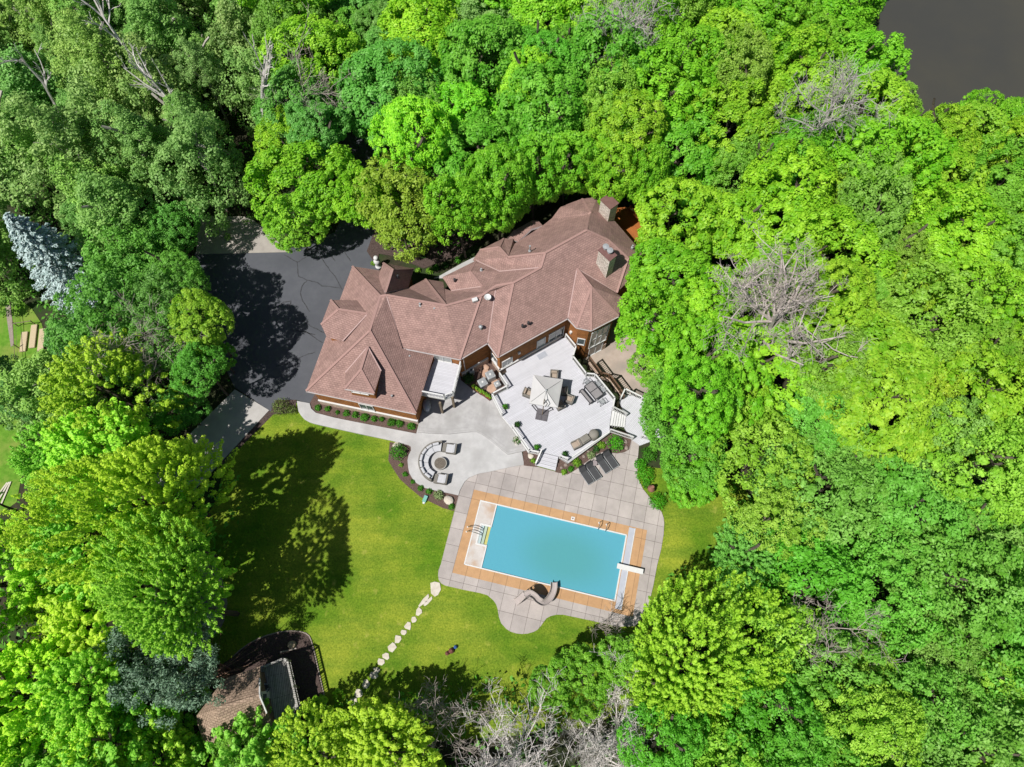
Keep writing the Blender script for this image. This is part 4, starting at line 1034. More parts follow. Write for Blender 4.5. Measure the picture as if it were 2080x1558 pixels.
t = lounge("patio_armchair", "wicker armchair with pale cushions above the fire pit", "armchairs ending the curved sofa", cushion, .92, .96, arm=.05)
t.location = on(sc, 1.06, 1.28); t.rotation_euler = (0, 0, R(-188))
dup(t, on(sc, .32, -1.62), R(-190), "wicker armchair with pale cushions below the fire pit")
fc = P(895.3, 943.5, .2)
t = thing("fire_pit", "round dark fire pit with a pale rim inside the curved sofa", "fire pit", tuple(fc))
m_ = MB(); m_.lathe([(.48, 0), (.56, .05), (.58, .40), (.60, .42), (.60, .45), (.54, .45), (.54, .40)], (0, 0, 0), 36, cap=False); m_.build("bowl", M("pit_rim", (.42, .40, .37), (.5, .48, .45), 4), t)
m_ = MB(); m_.lathe([(.01, .43), (.3, .425), (.545, .41)], (0, 0, 0), 36, cap=False); m_.build("lava_rock_bed", firetop, t)
SEED[0] += 1
# court with heat pumps, meter and flower boxes
def acunit(label, px, py, s_, h, fan, rz):
    t = thing("air_conditioner", label, "air conditioner", tuple(P(px, py, .16)), rz, "air conditioners in the utility court")
    m_ = MB(); m_.box((0, 0, h / 2), (s_, s_, h)); m_.build("casing", greymetal, t, bevel=.07)
    m_ = MB(); m_.lathe([(fan, h + .005), (fan, h + .03), (fan * .9, h + .035), (fan * .3, h + .05), (.02, h + .05)], (0, 0, 0), 22); g = m_.build("fan_guard", M("guard_grey", (.28, .30, .32), (.4, .42, .44), 9, .5), t)
    m_ = MB(); m_.lathe([(.11, h + .05), (.08, h + .08), (.01, h + .085)], (0, 0, 0), 12); m_.build("hub", whitep, g)
acunit("tall square air conditioner nearest the deck railing's inner wall", 996.5, 768, .84, 1.0, .36, R(28))
acunit("low air conditioner with a dark fan beside the flower boxes", 981, 781, .84, .7, .36, R(30))
acunit("small square air conditioner at the deck corner", 1010.5, 783.5, .60, .6, .25, R(28))
for (x, y) in ((974, 757), (990, 768), (1000, 790), (985, 750)):
    pass
m_ = MB(); m_.prism([P2(x, y, .19) for x, y in ((975, 756), (986, 748), (1003, 762), (1017, 780), (1000, 800), (987, 797), (992, 780))], .1, .19); struct("paver_pad", m_, paver)
t = thing("utility_box", "dull grey electricity meter box against the court wall", "meter box", tuple(P(958.5, 760, .16)), R(30))
m_ = MB(); m_.box((0, 0, .55), (.5, .35, 1.1)); m_.build("cabinet", greymetal, t, bevel=.03)
m_ = MB(); m_.lathe([(.11, 0), (.11, .06)], (0, 0, 1.1), 12); m_.build("meter", glass, t)
for i, (x, y, lab) in enumerate([(969, 793, "red flower box at the upper left of the pair by the utility court"), (987, 804.5, "red flower box at the lower right of the pair by the utility court")]):
    t = thing("flower_box", lab, "flower box", tuple(P(x, y, .34)), R(-37), "red flower boxes by the utility court")
    m_ = MB(); m_.box((0, 0, .17), (1.25, .36, .34)); m_.build("box", redbrown, t, bevel=.01)
    m_ = MB()
    for k in range(5): leafball(m_, (-.48 + k * .24, 0.02, .38), .22, 70, .07, 1, 300 + k + 9 * i)
    m_.build("plant", plantmat("lime"), t)
    m_ = MB()
    for k in range(4): leafball(m_, (-.4 + k * .26, -.12, .42), .12, 12, .05, .6, 340 + k + 9 * i)
    m_.build("flowers", redflower, t)
t = thing("tall_shrub", "dark green bush in the shaded corner of the utility court", "bush", tuple(P(952, 772, .16)))
m_ = MB(); leafball(m_, (0, 0, .45), .6, 420, .09, .9, 401); m_.build("foliage", plantmat("dark"), t)
# covered thing under the balcony
t = thing("covered_grill", "rounded blue grey grill hood with dark panels under the balcony", "grill", tuple(P(867.5, 826, .34)), R(98))
m_ = MB(); m_.lathe([(.36, 0), (.42, .15), (.42, .5), (.36, .72), (.22, .86), (.03, .9)], (0, 0, 0), 18)
m_.v = [(x * 1.5, y * .95, z) for x, y, z in m_.v]; m_.build("hood", bluegrey, t, smooth=True)
for dx in (-.2, .22): m_ = MB(); m_.box((dx, 0, .84 - abs(dx) * .35), (.26, .36, .06), ry=dx * .9); m_.build("panel", M("dark_blue_panel", (.10, .12, .19), None, 4, .3), t, bevel=.02)

# ------------------------------------------------------------------ pool and its fittings
pool = thing("swimming_pool", "rectangular turquoise swimming pool with white coping and a tan border", "swimming pool", (*pf(PL / 2, PW / 2), 0))
WZ = 0.045
m_ = MB(); m_.prism([pf(WU0 - .02, .02), pf(PL - .02, .02), pf(PL - .02, PW - .02), pf(WU0 - .02, PW - .02)], -.3, WZ)
m_.build("water", water_m, pool, world=True, uvrot=PANG, uvorg=tuple(PA))
wo = bpy.data.objects["water"]
uv = wo.data.uv_layers[0].data
for d in uv: d.uv = (d.uv[0], -d.uv[1])
# coping: white strip round the whole rectangle, the notch included
def coping(mb, pts, wd, z0, z1, closed=True):
    n = len(pts)
    for i in range(n if closed else n - 1):
        a, b = np.array(pts[i]), np.array(pts[(i + 1) % n]); d = (b - a) / np.linalg.norm(b - a) * wd * .5
        mb.beam((*(a - d), (z0 + z1) / 2), (*(b + d), (z0 + z1) / 2 + .0005 * (i % 2)), wd, z1 - z0)
m_ = MB(); coping(m_, [pf(0, 0), pf(PL, 0), pf(PL, PW), pf(0, PW)], .11, .0, .142); m_.build("coping", whitep, pool, world=True)
m_ = MB(); coping(m_, [pf(WU0, 0.1), pf(WU0, SV0), pf(SU0, SV0), pf(SU0, SV1), pf(WU0, SV1), pf(WU0, PW - .1)], .10, .0, .138, closed=False); m_.build("coping", whitep, pool, world=True)
m_ = MB(); coping(m_, [pf(WU0 - .05, SV0 - .06), pf(SU0 - .06, SV0 - .06), pf(SU0 - .06, SV1 + .06), pf(WU0 - .05, SV1 + .06)], .12, .10, .16, closed=False); m_.build("step_surround", whitep, pool, world=True)
for vs_ in ((0.055, SV0 - .12), (SV1 + .12, PW - .055)):
    m_ = MB(); m_.prism([pf(.055, vs_[0]), pf(WU0 - .05, vs_[0]), pf(WU0 - .05, vs_[1]), pf(.055, vs_[1])], .1, .128); m_.build("shallow_end_deck", mottled, pool, world=True)
m_ = MB(); m_.prism([pf(.055, SV0 - .12), pf(SU0 - .12, SV0 - .12), pf(SU0 - .12, SV1 + .12), pf(.055, SV1 + .12)], .1, .1285); m_.build("shallow_end_deck", mottled, pool, world=True)
sw = (WU0 - SU0)
for i, mt_ in enumerate((bluestep, greenstep, yellowstep)):
    u0_ = SU0 + .05 + sw * i / 3; u1_ = SU0 + .03 + sw * (i + 1) / 3 - .04
    m_ = MB(); m_.prism([pf(u0_, SV0 + .05), pf(u1_, SV0 + .05), pf(u1_, SV1 - .05), pf(u0_, SV1 - .05)], -.3, .055 - i * .002 + .02 * (2 - i)); m_.build("step", mt_, pool, world=True)
m_ = MB(); m_.prism([pf(SU0 + .04, SV0 + .04), pf(WU0, SV0 + .04), pf(WU0, SV1 - .04), pf(SU0 + .04, SV1 - .04)], -.3, .03); m_.build("step_well", greenstep, pool, world=True)
# cover housing along the deep end
cu, cv = PL + .16, -1.15
m_ = MB(); m_.prism([pf(PL + .12, -.75), pf(PL + .66, -.75), pf(PL + .66, PW + .62), pf(PL + .12, PW + .62)], .1, .165); m_.build("cover_housing", M("housing_blue_grey", (.50, .52, .60), (.56, .58, .66), 2, .5), pool, world=True)
m_ = MB(); m_.prism([pf(PL + .64, -.77), pf(PL + .70, -.77), pf(PL + .70, PW + .60), pf(PL + .64, PW + .60)], .1, .18); m_.build("cover_track", whitep, pool, world=True)
# skimmer lid
su, sv = pfi(1163.6, 1053.2)
m_ = MB(); m_.prism([pf(su - .16, sv - .16), pf(su + .16, sv - .16), pf(su + .16, sv + .16), pf(su - .16, sv + .16)], .1, .145); sl_ = m_.build("skimmer_lid", whitep, pool, world=True)
m_ = MB(); m_.lathe([(.07, .14), (.07, .15)], (*pf(su, sv), 0), 12); m_.build("lid_hole", copper, sl_, world=True)
# grab rails at the ladder, their caps on the coping
lu, lv = pfi(1216, 1068)
t = thing("pool_ladder", "pair of chrome grab rails at the pool's upper edge near the deep end", "ladder", (*pf(lu + .35, 0), 0.13))
for du in (0, .68):
    pts = [(*pf(lu + du, -.52), .13), (*pf(lu + du, -.50), .75), (*pf(lu + du, -.36), .88), (*pf(lu + du, -.14), .84), (*pf(lu + du, .05), .6), (*pf(lu + du, .12), .0)]
    m_ = MB(); m_.path([tuple(p) for p in pts], .03, 8); m_.build("grab_rail", metal, t, world=True)
    m_ = MB(); m_.lathe([(.09, .13), (.07, .16)], (*pf(lu + du, -.52), 0), 10); m_.build("escutcheon", whitep, t, world=True)
m_ = MB()
for k in range(2): m_.beam((*pf(lu, .12), -.02 - k * .25), (*pf(lu + .68, .12), -.02 - k * .25), .12, .04)
m_.build("step", whitep, t, world=True)
hu, hv = pfi(951, 1076)
t = thing("pool_handrail", "pair of curved chrome handrails over the shallow end steps", "handrail", (*pf(.1, (SV0 + SV1) / 2), 0.13))
for dv in (-.22, .22):
    vm = (SV0 + SV1) / 2 - .15 + dv
    pts = [(*pf(-.55, vm), .13), (*pf(-.45, vm), .55), (*pf(-.15, vm), .82), (*pf(.25, vm), .78), (*pf(.7, vm), .5), (*pf(.86, vm), .06)]
    m_ = MB(); m_.path([tuple(p) for p in pts], .032, 8); m_.build("grab_rail", metal, t, world=True)
    m_ = MB(); m_.lathe([(.08, .13), (.06, .16)], (*pf(-.55, vm), 0), 10); m_.build("escutcheon", whitep, t, world=True)
# diving board
b0, b1 = P(1253.5, 1149, .55), P(1306.5, 1161.5, .55)
t = thing("diving_board", "white diving board on a low stand over the deep end", "diving board", (*((b0 + b1)[:2] / 2), .12))
ba = ang(b0, b1); bc = (b0 + b1) / 2; bl_ = float(np.linalg.norm(b1 - b0))
m_ = MB(); m_.box((bc[0], bc[1], .55), (bl_, .46, .07), rz=ba); m_.build("board", whitep, t, world=True, bevel=.015)
for f in (.05, .42):
    c = bc + np.array([math.cos(ba), math.sin(ba), 0]) * bl_ * f; m_ = MB(); m_.box((c[0], c[1], .32), (.16, .34, .40), rz=ba); m_.build("stand", greymetal, t, world=True)
# curved slide
t = thing("pool_slide", "curved mauve grey pool slide with a ladder at the pool's lower edge", "slide", tuple(P(1085, 1225, .12)))
ctl = [(1066, 1207.5, 1.95), (1076, 1206, 1.85), (1085, 1211, 1.65), (1093, 1219, 1.4), (1103, 1224, 1.15), (1113, 1219, .9), (1121, 1207, .7), (1124.5, 1195, .55), (1125, 1183, .42)]
cp = [Vector(P(*c)) for c in ctl]
def cat(p, n=6):
    out = []
    for i in range(len(p) - 1):
        a, b, c, d = p[max(i - 1, 0)], p[i], p[i + 1], p[min(i + 2, len(p) - 1)]
        for k in range(n):
            t_ = k / n; out.append(0.5 * ((2 * b) + (c - a) * t_ + (2 * a - 5 * b + 4 * c - d) * t_ ** 2 + (3 * b - a - 3 * c + d) * t_ ** 3))
    return out + [p[-1]]
cp = cat(cp); m_ = MB(); vs = []; ns = 10
for i, p in enumerate(cp):
    d = (cp[min(i + 1, len(cp) - 1)] - cp[max(i - 1, 0)]).normalized(); s_ = d.cross(Vector((0, 0, 1))).normalized(); up = s_.cross(d)
    prof = [(-.30, .20), (-.26, .20), (-.22, .03), (-.1, -.03), (.1, -.03), (.22, .03), (.26, .20), (.30, .20), (.24, -.04), (-.24, -.04)]
    vs += [p + s_ * a + up * b for a, b in prof]
m_.add(vs, [(i * ns + k, i * ns + (k + 1) % ns, (i + 1) * ns + (k + 1) % ns, (i + 1) * ns + k) for i in range(len(cp) - 1) for k in range(ns)] + [tuple(range(ns))[::-1]])
m_.build("flume", slide_m, t, world=True, smooth=False)
top = Vector(P(1066, 1207.5, 1.92)); f1, f2 = Vector(P(1044, 1217, .14)), Vector(P(1050, 1230, .14))
m_ = MB(); top2 = top + Vector((.05, -.30, 0)); top1 = top + Vector((-.12, .26, 0))
for a, b in ((f1, top1), (f2, top2)): m_.beam(a, b + Vector((0, 0, .0)), .05, .14); m_.beam(a + Vector((0, 0, .0)), a + Vector((.1, .0, 1.2)), .03, .03); m_.beam(a + Vector((.1, 0, 1.2)), b + Vector((0, 0, .75)), .03, .03); m_.beam(b + Vector((0, 0, .75)), b, .03, .03)
m_.build("ladder_side", slide_m, t, world=True)
for k in range(6):
    s_ = (k + .6) / 6.4; a = f1.lerp(top1, s_); b = f2.lerp(top2, s_); m_ = MB(); m_.beam(a, b, .2, .03); m_.build("rung", slide_m, t, world=True)
m_ = MB()
for c in (P(1082, 1212, 0), P(1103, 1226, 0), P(1121, 1209, 0)):
    zt = 1.6 if c[0] < 2.9 else (.95 if c[1] < 5.5 else .6)
for i in (len(cp) // 5, len(cp) // 2, int(len(cp) * .75)):
    p = cp[i]; m_.box((p.x, p.y, (p.z - .05 + .12) / 2), (.10, .10, p.z - .12), rz=.4)
m_.build("support_post", slide_m, t, world=True)
m_ = MB()
p = cp[2]; q = cp[len(cp) // 2]
vs = []; 
for i in range(0, int(len(cp) * .62)): 
    c = cp[i]; vs += [(c.x, c.y, c.z - .06), (c.x, c.y, .12)]
m_.add(vs, [(2 * i, 2 * i + 1, 2 * i + 3, 2 * i + 2) for i in range(len(vs) // 2 - 1)])
sk = m_.build("side_skirt", slide_m, t, world=True); so_ = sk.modifiers.new("depth", 'SOLIDIFY'); so_.thickness = .05

# ------------------------------------------------------------------ cabin in the lower left
CZ = 2.3                                                     # its raised deck
cb = thing("cabin", "small brown roofed cabin with a weathered raised deck, shaded by the dark pine", "cabin", (*P2(500, 1430, 0), 0))
CE = 4.2; CR = 5.5
A = lambda x, y, z: P(x, y, z)
e0, e1, e2, e3, e4, e5, e6 = A(528.3, 1353.6, CE), A(455, 1378.6, CE), A(399.3, 1453.7, CE), A(401, 1471, CE), A(412.7, 1503.8, CE), A(457, 1519.2, CE), A(549.4, 1482.6, CE)
e7 = A(553.3, 1467.2, CE)
r0, r1 = A(527.3, 1413.3, CR), A(440, 1440, CR)
cm_ = MB()
def cface(*v):
    v = [Vector(q) for q in v]; n = Vector((0, 0, 0))
    for i in range(len(v)): n += v[i - 1].cross(v[i])
    if n.z < 0: v = v[::-1]
    cm_.add(v, [tuple(range(len(v)))])
g0, g1 = A(527.3, 1378.6, CE + .35), A(541.7, 1447.9, CE + .35)
cface(e0, e1, r1, r0, g0); cface(e1, e2, r1); cface(e2, e3, e4, r1); cface(e4, e5, r1); cface(r0, r1, e5, e6, e7, g1); cface(e0, g0, A(531, 1376, CE)); cface(e7, g1, A(546, 1450, CE))
cr_ = cm_.build("roof", [cabinroof, fascia], cb, world=True); so_ = cr_.modifiers.new("depth", 'SOLIDIFY'); so_.thickness = .14; so_.offset = -1
m_ = MB(); m_.beam(tuple(g0 + np.array([.03, 0, .03])), tuple(r0 + np.array([.03, 0, .03])), .1, .16); m_.beam(tuple(r0 + np.array([.03, 0, .03])), tuple(g1 + np.array([.03, 0, .03])), .1, .16); m_.build("gable_board", whitep, cr_, world=True)
m_ = MB(); m_.beam((*r0[:2], r0[2] + .04), (*r1[:2], r1[2] + .04), .25, .06); m_.build("ridge_cap", cabinroof, cr_, world=True)
wl_ = offset_poly(ccw([tuple(p[:2]) for p in (e0, e1, e2, e3, e4, e5, e6, e7)]), .35)
m_ = MB(); m_.prism(wl_, 0, CE - .05); m_.build("wall", M("cabin_siding", (.16, .11, .075), (.24, .17, .12), 6, .9), cb, world=True)
cd = [(524, 1358), (574.5, 1340.1), (582.2, 1344), (605.3, 1449.9), (588, 1457.6), (574, 1471), (553, 1480), (540, 1440)]
m_ = MB(); m_.prism([P2(x, y, CZ) for x, y in cd], CZ - .16, CZ); m_.build("deck_boards", greydeck, cb, world=True, uvrot=R(-77))
m_ = MB(); railing(m_, [P(x, y, CZ + .95) for x, y in ((530, 1356), (574.5, 1338), (583, 1342), (606.5, 1448), (588, 1456))], CZ, .95, gap=.2, bal=.05, top=.16); m_.build("railing", greydeck, cb, world=True)
for x, y in ((576, 1342), (594, 1398), (603, 1446)):
    q = P(x, y, CZ); m_ = MB(); m_.box((q[0] - .1, q[1], CZ / 2), (.15, .15, CZ)); m_.build("post", postwood, cb, world=True)
# white door in the gable facing the deck
dpl = P(536, 1417, CZ + 1.0); m_ = MB(); m_.box((dpl[0] + .12, dpl[1], CZ + 1.0), (.12, .95, 2.0), rz=R(13)); o = m_.build("door", whitep, cb, world=True)
m_ = MB(); m_.box((dpl[0] + .19, dpl[1], CZ + 1.3), (.03, .6, .9), rz=R(13)); m_.build("pane", glass, o, world=True)
m_ = MB(); a0, b0 = P2(588, 1458, CZ), P2(573, 1471, CZ); a1, b1 = P2(615, 1512, .1), P2(597, 1520, .1); stairs(m_, a0, b0, a1, b1, CZ, .1, 11); m_.build("steps", greydeck, cb, world=True)
m_ = MB(); slope_rail(m_, a0, a1, CZ, .1, gap=.25, bal=.05); m_.build("stair_rail", greydeck, cb, world=True)
t = thing("mosaic_table", "round dark mosaic table on the cabin deck beside the white door", "table", tuple(P(542.7, 1397, CZ)))
m_ = MB(); m_.lathe([(.42, .68), (.43, .72), (.42, .73)], (0, 0, 0), 22)
m_.build("tabletop", brick("mosaic", (.02, .02, .025), (.6, .6, .6), (.03, .03, .03), .12, .12, .01, noise=.1), t)
for k in range(3): m_ = MB(); m_.tube((.3 * math.cos(k * 2.1), .3 * math.sin(k * 2.1), 0), (.1 * math.cos(k * 2.1), .1 * math.sin(k * 2.1), .7), .02, n=6); m_.build("leg", darkmetal, t)
t = thing("tree_stump", "pale round tree stump in the dark mulch above the cabin deck", "stump", tuple(P(593.7, 1310, .08)))
m_ = MB(); m_.lathe([(.36, 0), (.32, .12), (.31, .34), (.28, .36)], (0, 0, 0), 18); m_.build("cut_wood", M("cut_wood_face", (.42, .33, .22), (.52, .42, .30), 8, .9), t)
t = thing("stacked_bin", "pale grey bin beside the cabin's lower steps", "bin", tuple(P(554, 1492, 0)))
m_ = MB(); m_.lathe([(.26, 0), (.32, .8), (.35, .82), (.30, .92), (.05, .95)], (0, 0, 0), 16); m_.build("body", whitep, t)
t = thing("garden_log", "thin pale log lying in the mulch beside the stump", "log", tuple(P(586, 1321, .1)), R(14))
m_ = MB(); m_.tube((-.7, 0, .08), (.7, 0, .08), .07, .06, 8); m_.build("wood", deadbark, t)

# ------------------------------------------------------------------ stepping stones, boulders, small plants
def slab(name, label, cat, px, py, z, rx_, ry_, h, rot, seed, mat=rock, group=None, n=7):
    g = np.random.default_rng(seed); m_ = MB(); pts = []
    for i in range(n):
        a = 2 * math.pi * (i + g.uniform(-.25, .25)) / n; r_ = g.uniform(.75, 1.1); pts.append((rx_ * r_ * math.cos(a), ry_ * r_ * math.sin(a)))
    m_.prism(pts, 0, h); o = m_.build(name, mat, None, bevel=.02); o.location = P(px, py, z); o.rotation_euler = (0, 0, rot)
    return tag(o, label, cat, group)
stones = [(885, 1196, .62, .95), (862, 1220, .28, .85), (869, 1223, .2, .75), (850.8, 1242.6, .38, .5), (840.7, 1258.5, .36, .34), (829, 1271, .42, .48), (819.8, 1284.7, .38, .32), (808.7, 1298.2, .42, .48), (797, 1314, .44, .52), (784, 1332.5, .45, .42), (774, 1344.3, .45, .36), (764.6, 1360.5, .5, .3), (759.6, 1371.9, .5, .36), (743.8, 1389.7, .42, .55), (728.6, 1408, .42, .45), (718.5, 1425, .42, .45)]
where = ["largest pale slab of the stepping stone path, beside the pool paving", "narrow upright looking slab, left one of the touching pair below the largest", "narrow slab, right one of the touching pair below the largest",
         "stepping stone just below the touching pair", "small round stepping stone, fifth down the path", "pointed stepping stone, sixth down the path", "small stepping stone, seventh down the path", "stepping stone at the middle of the path, eighth down",
         "broad stepping stone, ninth down the path", "squarish stepping stone, tenth down the path", "stepping stone, eleventh down the path", "flat wide stepping stone, twelfth down, at the tree shadow's edge", "flat stepping stone, thirteenth down, inside the tree shadow", "upright oval stepping stone, fourteenth down, above the yellow tree",
         "half hidden stepping stone, second last before the yellow tree", "last stepping stone at the yellow tree's leaves"]
for i, (x, y, a, b) in enumerate(stones):
    slab("stepping_stone", where[i], "stepping stone", x, y, .02, a * .85, b * .85, .07, {1: -.75, 2: -.75}.get(i, rng.uniform(-.5, .1)) , 20 + i, rock, "stepping stones across the lawn", 6 if i else 7)
def boulder(name, label, px, py, z, r, seed, mat=rock, group=None):
    g = np.random.default_rng(seed); bm = bmesh.new(); bmesh.ops.create_icosphere(bm, subdivisions=2, radius=r)
    ks = g.normal(size=(8, 3))
    for v in bm.verts:
        d = v.co.normalized(); k = 1 + .12 * sum(math.sin(3 * d.dot(Vector(q))) for q in ks) / 2.5; v.co = Vector((v.co.x * k * 1.15, v.co.y * k, v.co.z * k * .65))
    me = bpy.data.meshes.new(name); bm.to_mesh(me); bm.free(); me.materials.append(mat); o = bpy.data.objects.new(name, me); COL.objects.link(o)
    q = P(px, py, z); o.location = (q[0], q[1], z + r * .3); o.rotation_euler = (0, 0, g.uniform(0, 6)); return tag(o, label, "boulder", group)
boulder("boulder", "pale block of limestone at the corner of the patio and the pool paving", 911.5, 1016.7, .06, .42, 1)
boulder("boulder", "pale boulder behind the bushy plant at the end of the walkway", 807, 908, .06, .42, 2)
boulder("boulder", "pale boulder in the bed left of the pool-side steps", 1078.3, 927, .2, .26, 3)
for i, (x, y, r) in enumerate([(1186, 928, .2), (1176, 922, .18), (1213, 912, .2), (1195, 917, .16), (1149, 945, .2), (1140, 950, .17), (1230, 900, .16)]):
    boulder("bed_rock", "fist sized brown rock in the mulch bed below the deck", x, y, .12, r * .8, 30 + i, darkrock, "brown rocks in the bed below the deck")
for i, (x, y, r) in enumerate([(1262, 903, .35), (1270, 897, .3), (1273, 910, .28), (1258, 890, .3)]):
    boulder("bed_rock", "brown field stone edging the bed below the side steps", x, y, .12, r * .7, 40 + i, darkrock, "field stones below the side steps")
for i, (x, y, r) in enumerate([(972, 744, .4), (981, 739, .35), (967, 752, .3), (988, 746, .35)]):
    boulder("bed_rock", "orange brown boulder beside the court's pavers", x, y, .16, r * .8, 50 + i, paver, "boulders in the utility court")
t = thing("clay_pot", "reddish clay chiminea among the bushes right of the pool paving", "chiminea", tuple(P(1322, 994, .05)))
m_ = MB(); m_.lathe([(.16, 0), (.34, .2), (.36, .45), (.2, .75), (.13, 1.0), (.16, 1.05), (.1, 1.05)], (0, 0, 0), 16); m_.build("body", M("clay", (.30, .14, .10), (.38, .19, .14), 4, .85), t, smooth=True)
t = thing("garden_statue", "white stone statue in the bed beside the garage's upper corner", "statue", tuple(P(769, 541, .07)))
m_ = MB(); m_.lathe([(.34, 0), (.34, .1), (.22, .15), (.24, .5), (.33, .85), (.36, 1.1), (.22, 1.3), (.12, 1.38), (.12, 1.42), (.22, 1.5), (.26, 1.65), (.2, 1.82), (.04, 1.88)], (0, 0, 0), 16); m_.build("figure", whitep, t, smooth=True)
t = thing("utility_pedestal", "small teal utility box on the lawn edge below the fire pit", "utility box", tuple(P(864, 1014, .03)), R(-20))
m_ = MB(); m_.box((0, 0, .14), (.34, .62, .28)); m_.build("box", teal, t, bevel=.02)
m_ = MB(); m_.box((0, -.36, .06), (.2, .2, .12)); m_.build("foot", whitep, t)
# small plants: (px, py, z, r, colour, label, category)
plants = []
def bush(px, py, z, r, col, label, cat="plant", group=None, n=None, leaf=.075, name="shrub"):
    t = thing(name, label, cat, tuple(P(px, py, z)), group=group)
    SEED[0] += 1; m_ = MB(); leafball(m_, (0, 0, r * .35), r, n or int(260 * (r / .4) ** 1.4), leaf, .85, SEED[0]); m_.build("foliage", plantmat(col), t)
    m_ = MB(); m_.tube((0, 0, -.02), (0, 0, r * .5), .03, .02, 6); m_.build("stem", bark, t)
    return t
gp = [(646.5, 829.4, .33), (666, 831.4, .31), (685.6, 838.2, .22), (703.8, 840.2, .36), (722, 843.6, .36), (740.9, 848.3, .44), (760.4, 851.7, .34), (775.9, 851.7, .28), (795.5, 859, .46), (811.6, 861, .42), (835.9, 866.5, .42)]
nth = "first second third fourth fifth sixth seventh eighth ninth tenth last".split()
for i, (x, y, r) in enumerate(gp): bush(x, y, .1, r, "green", f"leafy green plant, {nth[i]} from the left in the garage wall bed", "plant", "plants along the garage wall", name="border_plant")
bush(809.6, 920, .06, .85, "green", "bushy plant spilling to the patio edge left of the curved sofa", "bush")
for x, y, r, c, l in [(814.7, 945.2, .22, "lime", "tiny lime plant below the bushy one at the patio's left edge"), (823.3, 964, .26, "green", "small plant in the bed where the patio curves"), (839.2, 978.4, .24, "green", "small plant at the bottom left curve of the patio"), (854.8, 991.8, .32, "green", "round plant below the curved sofa, above the teal box"),
                      (871.8, 998.6, .32, "green", "round plant right of the teal box"), (891.4, 1007, .5, "pale", "variegated plant in the bed left of the limestone block"), (917.3, 1029.4, .3, "green", "small round plant at the pool paving corner below the limestone block")]:
    bush(x, y, .06, r, c, l, "plant", "plants along the patio edge", name="border_plant")
bush(1249.4, 902, .14, .85, "vivid", "big vivid green round shrub below the deck's side steps", "shrub")
for x, y, r, c, l in [(1221.3, 906, .42, "lime", "lime shrub left of the big vivid shrub below the deck"), (1200.3, 925, .42, "pale", "pale variegated shrub behind the sun loungers"), (1211, 914, .36, "dark", "dull green low plant between pale and lime shrubs below the deck"), (1171.4, 941, .46, "lime", "lime shrub between the pool-side steps and the loungers"),
                      (1145.4, 959.5, .3, "lime", "little lime shrub at the bottom of the pool-side steps"), (1082.6, 936, .28, "lime", "little lime shrub left of the pool-side steps"), (1159, 953, .3, "green", "small green plant near the bottom of the pool-side steps")]:
    bush(x, y, .12, r, c, l, "shrub", "small shrubs below the deck")
for x, y, r, c, l in [(1309, 966, .95, "vivid", "large rounded bright shrub right of the sun loungers"), (1300, 944, .6, "vivid", "bright shrub above the large rounded one at the paving edge"), (1312, 984, .45, "green", "small dark shrub just above the chiminea"), (1335, 1020, .85, "vivid", "bright shrub at the paving's right corner below the chiminea"), (1318, 925, .8, "green", "green shrub between the landing and the bright shrubs")]:
    bush(x, y, .05, r, c, l, "shrub", "shrubs right of the pool paving")
bush(573, 829, .05, .95, "olive", "dry olive shrub at the driveway corner above the lawn", "shrub", leaf=.06)
bush(594, 834, .05, .55, "olive", "reddish brown twiggy shrub left of the walkway's start", "shrub", leaf=.06)
for i, (x, y, c) in enumerate([(759, 536, "lime"), (849, 551, "lime"), (873, 552, "lime"), (885, 545, "green"), (930, 530, "green"), (905, 540, "dark"), (860, 520, "dark"), (1010, 462, "dark")]):
    bush(x, y, .05, .32 if i < 2 else .4, c, ["small yellow green plant beside the white statue", "yellow green hosta in the bed behind the garage", "green hosta near the front walk's lower end", "leafy plant above the front walk's lower end", "leafy plant above the front walk's middle", "dark plant between the two walk plants", "dark plant under the olive tree's edge", "dark plant in the shade behind the upper roof"][i], "plant", "plants in the shaded front bed", name="border_plant")
# objects left on the lawn near the bottom
t = thing("lawn_ornament", "little brown and blue ornament on the lawn under the bottom tree shadow", "ornament", tuple(P(917, 1322, .03)))
m_ = MB(); m_.lathe([(.2, 0), (.24, .2), (.1, .4)], (0, 0, 0), 10); m_.lathe([(.14, 0), (.18, .15), (.05, .3)], (-.35, -.2, 0), 10); m_.build("pot", redbrown, t)
m_ = MB(); m_.lathe([(.12, 0), (.16, .2), (.05, .35)], (.35, .3, 0), 10); m_.build("blue_ball", M("blue_glaze", (.05, .12, .4), None, 4, .3), t)
# neighbour's vegetable beds
for i, (x, y, l) in enumerate([(50, 695, "left"), (69, 684, "middle"), (86, 692, "right")]):
    t = thing("garden_bed", f"straw covered vegetable bed, {l} of three at the far left edge", "garden bed", tuple(P(x, y, .03)), R(8), "straw covered vegetable beds")
    m_ = MB(); m_.box((0, 0, .1), (.62, 2.6 if i else 2.2, .2)); m_.build("straw", straw, t, bevel=.05)
t = thing("garden_fence", "thin wire fence with pale posts round the neighbour's vegetable beds", "fence", tuple(P(25, 660, 0)))
fp = [P2(x, y, .9) for x, y in ((20, 612), (26, 655), (28, 700), (30, 725))]
m_ = MB()
for a, b in zip(fp, fp[1:]): m_.tube((*a, .9), (*b, .9), .025, n=5); m_.tube((*a, .45), (*b, .45), .015, n=5)
a, b = P2(27, 657, .9), P2(62, 652, .9); m_.tube((*a, .9), (*b, .9), .04, n=5)
m_.build("rail", postwood, t, world=True)
for p in fp + [b]: m_ = MB(); m_.tube((*p, 0), (*p, 1.0), .05, n=6); m_.build("post", postwood, t, world=True)
t = thing("lumber_stack", "pale boards lying on the neighbour's grass at the left edge", "lumber", tuple(P(4, 1002, .05)))
